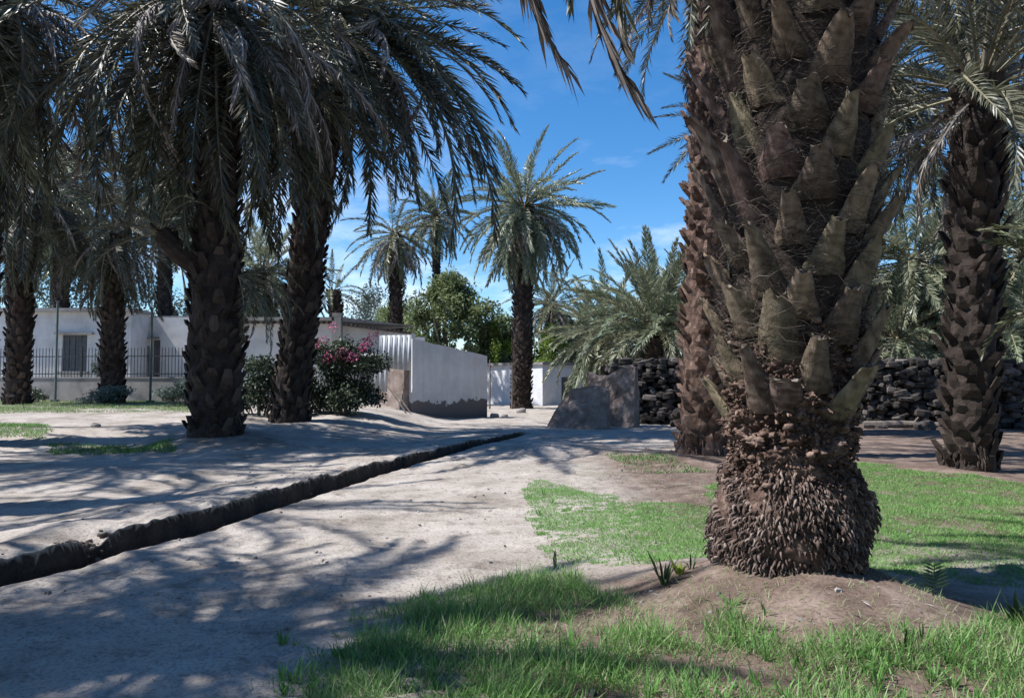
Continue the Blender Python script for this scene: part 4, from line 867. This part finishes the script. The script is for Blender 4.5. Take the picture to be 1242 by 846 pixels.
# dry stone wall: courses of rough stones, one mesh
sw = thing('stone_wall', (0, 0, 0), 'dark dry stone wall of rough boulders running behind the palms', 'wall')
r = np.random.default_rng(95); mb = MB()
ico_v = []; 
def stone(mb, c, s, r, tint):
    n1_, n2_ = 8, 5; v = []
    for i in range(n2_ + 1):
        ph = math.pi * i / n2_
        for j in range(n1_): th_ = 2 * math.pi * j / n1_; v.append((math.sin(ph) * math.cos(th_), math.sin(ph) * math.sin(th_), math.cos(ph)))
    v = np.array(v); v = np.sign(v) * np.abs(v) ** 0.5; v = v * np.array(s) * (1 + 0.22 * fbm(v * 1.3 + r.uniform(0, 99), 3, 7))[:, None]
    a_ = r.normal(0, 0.25); v = np.stack([v[:, 0] * math.cos(a_) - v[:, 2] * math.sin(a_), v[:, 1], v[:, 0] * math.sin(a_) + v[:, 2] * math.cos(a_)], 1) + np.array(c)
    f = [(i * n1_ + j, (i + 1) * n1_ + j, (i + 1) * n1_ + (j + 1) % n1_, i * n1_ + (j + 1) % n1_) for i in range(n2_) for j in range(n1_)]
    mb.add(v, f, tint)
def swy(x): return 26.6 - 0.22 * (x - 3) if x > 3 else 26.6
x = 3.6
box(mb, (12.5, swy(12.5) + 0.35, 0.9), (19, 0.4, 2.3), math.atan2(-0.22, 1), 0.1)
while x < 22.0:
    y = swy(x); g0 = gz(x, y - 0.3); topz = P(900, 437, y).z + 0.12 * fbm(np.array([[x * 1.1, 0, 0]]), 3, 8)[0]
    z = g0
    while z < topz - 0.05:
        h = r.uniform(0.06, 0.17); w = r.uniform(0.09, 0.28)
        stone(mb, (x + r.normal(0, 0.12), y + r.normal(0, 0.05), min(z + h * 0.8, topz - h * .5)), (w, 0.25, h * 0.85), r, float(np.clip(r.normal(0.42, 0.2), 0, 1))); z += h * 1.45
    x += 0.25
mb.build('stonework', M['stone'], sw)
for i in range(16):
    x_ = r.uniform(3.6, 16); y_ = swy(x_) - r.uniform(0.5, 1.6); s_ = r.uniform(0.1, 0.26); mb = MB(); stone(mb, (0, 0, s_ * 0.3), (s_ * 1.3, s_, s_ * 0.7), r, 0.5)
    o = mb.build('boulder', M['stone'], None, smooth=False, loc=ground_at(x_, y_)); tag(o, 'fallen grey boulder at the foot of the stone wall', 'stone', 'boulders fallen from the stone wall')
b_ = GP(1045, 519); mb = MB(); tube(mb, [(0, 0, 0.10), (1.3, 0.12, 0.12), (2.7, -0.05, 0.09)], [0.13, 0.12, 0.09], 9); tube(mb, [(1.7, 0.05, 0.18), (1.8, -0.02, 0.34)], [0.04, 0.03], 6)
tag(mb.build('log', M['wood'], None, loc=b_), 'log lying before the stone wall between the huge palm and the dark palm', 'log')
for (u, v, s_, lab) in ((868, 548, 0.10, 'small pale stone behind the huge palm'), (116, 522, 0.09, 'pale stone lying on the lit bank'), (600, 506, 0.16, 'grey stone at the foot of the grey wall corner'), (612, 505, 0.12, 'small grey stone right of the wall corner'), (632, 500, 0.2, 'stone at the foot of the tall straight palm')):
    b_ = GP(u, v); mb = MB(); stone(mb, (0, 0, s_ * 0.35), (s_ * 1.2, s_, s_ * 0.7), r, 0.7); tag(mb.build('stone', M['pebble'], None, loc=b_, smooth=True), lab, 'stone', 'loose stones')

# ------------------------------------------------------------------ grass, seedlings, litter
def inpoly(u, v, poly):
    poly = np.array(poly, float); c = np.zeros(u.shape, bool); j = len(poly) - 1
    for i in range(len(poly)):
        xi, yi = poly[i]; xj, yj = poly[j]
        m_ = ((yi > v) != (yj > v)) & (u < (xj - xi) * (v - yi) / (yj - yi + 1e-9) + xi); c ^= m_; j = i
    return c
def world_poly(px): return [tuple(GP(u, v))[:2] for u, v in px]
LAWN = world_poly([(632, 590), (660, 582), (700, 592), (760, 608), (850, 612), (880, 585), (1045, 560), (1110, 572), (1242, 585)]) + [(9.5, 9.0), (8.5, 4.6)] + world_poly([(1242, 715), (1120, 700), (1070, 690), (880, 672), (800, 682), (700, 684), (660, 668), (640, 630)])
FORE = world_poly([(300, 846), (370, 800), (430, 765), (500, 728), (560, 712), (700, 698), (760, 735), (850, 790), (880, 752), (1000, 770), (1100, 790), (1180, 775), (1242, 720)]) + [(5.5, 4.3), (5.0, 2.4), (-1.2, 2.4)]
def blades(name, poly, dens, hrange, wid, seed, tint=(0.5, 0.14), dry=0.06, keep=None, lean=0.5, scale_noise=1.5, con=1.3):
    r = np.random.default_rng(seed); pl_ = np.array(poly); lo, hi = pl_.min(0), pl_.max(0); n = int(dens * (hi[0] - lo[0]) * (hi[1] - lo[1]))
    p = r.uniform(lo, hi, (n, 2)); q = p + 0.12 * np.stack([fbm(np.stack([p[:, 0] * 3, p[:, 1] * 3, p[:, 0] * 0], 1), 3, 61), fbm(np.stack([p[:, 0] * 3, p[:, 1] * 3, p[:, 0] * 0 + 9], 1), 3, 62)], 1) * 2
    k = inpoly(q[:, 0], q[:, 1], poly); p = p[k]
    nz_ = fbm(np.stack([p[:, 0] * scale_noise, p[:, 1] * scale_noise, p[:, 0] * 0], 1), 4, seed)
    thin = np.clip(0.78 + con * nz_, 0.10, 1)
    if keep is not None: thin = thin * keep(p[:, 0], p[:, 1])
    k = r.random(len(p)) < thin; p, nz_ = p[k], nz_[k]; n = len(p)
    z = height(p[:, 0], p[:, 1]); h = r.uniform(*hrange, n) * (0.75 + 0.55 * con * np.clip(nz_ + 0.25, 0, 1)); a = r.uniform(0, 2 * math.pi, n)
    d = np.stack([np.cos(a) * lean * r.uniform(0.2, 1.2, n), np.sin(a) * lean * r.uniform(0.2, 1.2, n), np.ones(n)], 1); d /= np.linalg.norm(d, axis=1)[:, None]
    w = np.stack([-np.sin(a), np.cos(a), np.zeros(n)], 1)
    wt = np.stack([r.normal(0, 1, n), r.normal(0, 1, n), np.zeros(n)], 1); w = w + 0.6 * wt; w /= np.linalg.norm(w, axis=1)[:, None]
    t = np.clip(r.normal(tint[0], tint[1], n) + 0.18 * nz_, 0.05, 0.72); t = np.where(r.random(n) < dry, r.uniform(0.78, 0.95, n), t)
    mb = MB(); leaf_strips(mb, np.stack([p[:, 0], p[:, 1], z - 0.01], 1), d, w, h, wid * r.uniform(0.7, 1.4, n), r.uniform(0.0, 0.9, n), t)
    o = mb.build(name, M['grass']); return tag(o, kind='stuff'), n
away = lambda x, y: sm(np.hypot(x - 1.93, y - 5.1), 0.62, 0.95)
mound = lambda x, y: away(x, y) * (1 - 0.72 * np.exp(-(((x - 2.15) / 0.55) ** 2 + ((y - 4.35) / 0.38) ** 2))) * (1 - 0.4 * np.exp(-(((x - 1.0) / 0.45) ** 2 + ((y - 4.75) / 0.4) ** 2)))
o, n = blades('lawn_grass', LAWN, 10500, (0.03, 0.085), 0.006, 201, (0.56, 0.13), 0.06, away, 1.3, 1.5, 0.45); tag(o, 'bright short lawn grass around the huge palm', 'grass')
o, n = blades('foreground_grass', FORE, 6500, (0.04, 0.15), 0.0048, 202, (0.44, 0.15), 0.28, mound, 0.95, 2.6, 2.6); tag(o, 'uneven tufted grass along the bottom of the view', 'grass')
o, n = blades('long_grass', FORE, 110, (0.14, 0.30), 0.0055, 205, (0.45, 0.2), 0.35, mound, 1.3, 2.0); tag(o, 'long bent grass blades and pale stalks along the bottom of the view', 'grass')
o, n = blades('dry_straw', world_poly([(560, 730), (700, 690), (860, 690), (1100, 700), (1200, 790), (1000, 840), (860, 800), (700, 760)]), 1500, (0.03, 0.11), 0.0035, 203, (0.85, 0.05), 1.0, None, 1.8); tag(o, 'dry straw scattered on the bare mound', 'straw')
o, n = blades('dry_straw', world_poly([(630, 570), (760, 560), (880, 590), (880, 612), (640, 600)]), 420, (0.03, 0.07), 0.005, 204, (0.8, 0.08), 0.8, None, 1.6); tag(o, 'pale dry grass fringe behind the lawn', 'straw')
for i, (px, lab) in enumerate((([(-40, 516), (55, 514), (60, 530), (-40, 532)], 'green grass strip at the left edge under the bank'), ([(50, 538), (205, 534), (212, 549), (60, 552)], 'small green grass strip left of the thick palm'), ([(-60, 480), (240, 480), (235, 500), (-60, 503)], 'rough grass verge below the plinth wall'), ([(730, 548), (800, 550), (870, 575), (760, 572)], 'dark grass tufts left of the sunlit rough palm'))):
    o, n = blades('grass_patch', world_poly(px), (1500, 1500, 650, 1300)[i], (0.05, 0.14), 0.010, 210 + i, ((0.34, 0.26, 0.16, 0.25)[i], 0.13), (0.12, 0.1, 0.5, 0.3)[i], None, 0.8); tag(o, lab, 'grass')
# longer tufts: broad blades near the camera, each tuft a plant
def tuft(u, v, h, n, seed, label, width=0.012, matn='grass', tint=0.4, name='grass_tuft', lean=0.6, group=None):
    r = np.random.default_rng(seed); b = GP(u, v); a = r.uniform(0, 6.28, n); d = np.stack([np.cos(a) * lean * r.uniform(0.15, 1, n), np.sin(a) * lean * r.uniform(0.15, 1, n), np.ones(n)], 1); d /= np.linalg.norm(d, axis=1)[:, None]
    w = np.stack([-np.sin(a), np.cos(a), a * 0], 1); base = np.stack([np.cos(a) * 0.02 * r.random(n), np.sin(a) * 0.02 * r.random(n), a * 0 - 0.01], 1)
    mb = MB(); leaf_strips(mb, base, d, w, h * r.uniform(0.55, 1.1, n), width, r.uniform(0.1, 0.9, n), np.clip(r.normal(tint, 0.1, n), 0, 0.9)); o = mb.build(name, M[matn], None, loc=b)
    return tag(o, label, 'grass tuft' if name == 'grass_tuft' else 'plant', group)
rt = np.random.default_rng(300)
spots = [(rt.uniform(340, 720), rt.uniform(770, 900)) for _ in range(55)] + [(rt.uniform(720, 1242), rt.uniform(775, 900)) for _ in range(70)] + [(870, 745), (885, 735), (930, 745), (1175, 770), (1215, 765), (1100, 770), (1232, 760), (655, 625), (660, 600), (670, 610)]
for i, (u, v) in enumerate(spots):
    tuft(u, v, rt.uniform(0.10, 0.24), int(rt.integers(10, 22)), 400 + i, 'tuft of longer grass standing out of the rough grass in the foreground', rt.uniform(0.005, 0.010), tint=rt.uniform(0.3, 0.62), lean=rt.uniform(0.5, 1.1), group='longer grass tufts')
# date seedlings
tuft(806, 708, 0.36, 15, 501, 'young date seedling with stiff dark blades left of the huge palm base', 0.022, 'seedling', 0.35, 'date_seedling', 0.55)
tuft(838, 690, 0.17, 8, 502, 'small seedling of curled blades touching the root base', 0.016, 'seedling', 0.3, 'date_seedling', 0.9)
tuft(824, 696, 0.19, 11, 503, 'bright yellow green shoot beside the young date seedling', 0.03, 'yellowgreen', 0.5, 'leaf_shoot', 0.7)
tuft(1098, 790, 0.22, 7, 504, 'upright seedling with broad blades on the mound right of the huge palm', 0.02, 'seedling', 0.5, 'date_seedling', 0.4)
tuft(1236, 760, 0.30, 14, 505, 'dark leafy plant at the right edge of the lawn', 0.03, 'seedling', 0.1, 'leafy_plant', 0.6)
b_ = GP(1132, 722); mb = MB(); tube(mb, [(0, 0, -0.02), (0.0, 0, 0.09), (0.01, -0.01, 0.20)], [0.006, 0.005, 0.003], 5, 0.2)
ln = np.arange(7); base = np.stack([ln * 0 + 0.004, ln * 0, 0.05 + ln * 0.022], 1)
for s_ in (-1, 1):
    d = np.stack([s_ * np.ones(7), ln * 0 - 0.15, 0.38 + ln * 0.02], 1); d /= np.linalg.norm(d, axis=1)[:, None]; leaf_strips(mb, base, d, np.tile([0, 0.25, 1.0], (7, 1)), 0.115 - 0.006 * ln, 0.017, 0.1, 0.15)
tag(mb.build('fern_seedling', M['seedling'], None, loc=b_), 'tiny dark feather-leaved seedling on the lit lawn, right of the huge palm', 'plant')
b_ = GP(673, 690); mb = MB(); leaf_strips(mb, np.array([[0, 0, -0.01], [0.004, 0, 0.0]]), np.array([[0.02, 0, 1.0], [-0.06, 0, 1.0]]), np.array([[1.0, 0.2, 0], [1.0, -0.3, 0]]), np.array([0.17, 0.15]), 0.030, 0.0, 0.1); tube(mb, [(0, 0, -0.03), (0.004, 0, 0.08)], [0.008, 0.005], 5, 0.1)
tag(mb.build('dry_leaf', M['wood'], None, loc=b_), 'single dark upright leaf stump at the near corner of the lawn', 'leaf')
b_ = P(1216, 388, 7.0)
mb = MB(); r = np.random.default_rng(88); litter_n = 8000
X_ = r.uniform(-4.5, 5.0, litter_n); Y_ = 2.6 + 17 * r.random(litter_n) ** 1.8; Z_ = height(X_, Y_); a = r.uniform(0, 6.28, litter_n)
sg_ = X_ - lipx(Y_); m3 = r.random(litter_n) < 0.3; X_ = np.where(m3, r.normal(2.0, 1.0, litter_n), X_); Y_ = np.where(m3, r.normal(10.5, 1.6, litter_n), Y_); Z_ = height(X_, Y_); sg_ = X_ - lipx(Y_)
ok = ~((sg_ > -0.5) & (sg_ < 0.1)); X_, Y_, Z_, a = X_[ok], Y_[ok], Z_[ok], a[ok]; n_ = len(X_)
leaf_strips(mb, np.stack([X_, Y_, Z_ + 0.004], 1), np.stack([np.cos(a), np.sin(a), 0.06 + 0 * a], 1), np.stack([-np.sin(a), np.cos(a), 0.3 * r.normal(size=n_)], 1), r.uniform(0.02, 0.09, n_), r.uniform(0.003, 0.008, n_), 0.1, np.clip(r.normal(0.5, 0.3, n_), 0, 1))
for i in range(500):
    x_, y_ = r.uniform(-4.5, 4.5), 2.8 + 14 * r.random() ** 1.6; s_ = r.uniform(0.006, 0.02)
    if -0.5 < x_ - float(lipx(y_)) < 0.1: continue
    box(mb, (x_, y_, gz(x_, y_) + s_ * 0.3), (s_ * 2, s_ * 1.6, s_), r.uniform(0, 3), float(r.random()), jit=s_ * 0.4, taper=0.7)
tag(mb.build('ground_litter', M['pebble'], None), 'scattered dry leaf bits and pebbles on the path', 'litter', kind='stuff')
# clods fallen from the bank into the channel
r = np.random.default_rng(99)
mb = MB()
for i in range(320):
    y_ = r.choice([6.5, 6.5, 5.4, 5.4, 8.0, 10.5, 13]) + r.normal(0, 0.2); x_ = float(lipx(y_)) + r.uniform(-0.27, -0.06) - (r.uniform(0, 0.2) if y_ < 6.8 else 0); s_ = 0.007 + 0.024 * r.random() ** 2
    stone(mb, (x_, y_, gz(x_, y_) + s_ * 0.3), (s_ * 1.2, s_, s_ * 0.75), r, float(r.uniform(0.0, 0.5)))
tag(mb.build('earth_clods', M['clod'], None), 'crumbled clods of earth lying in the channel', 'clods', kind='stuff')
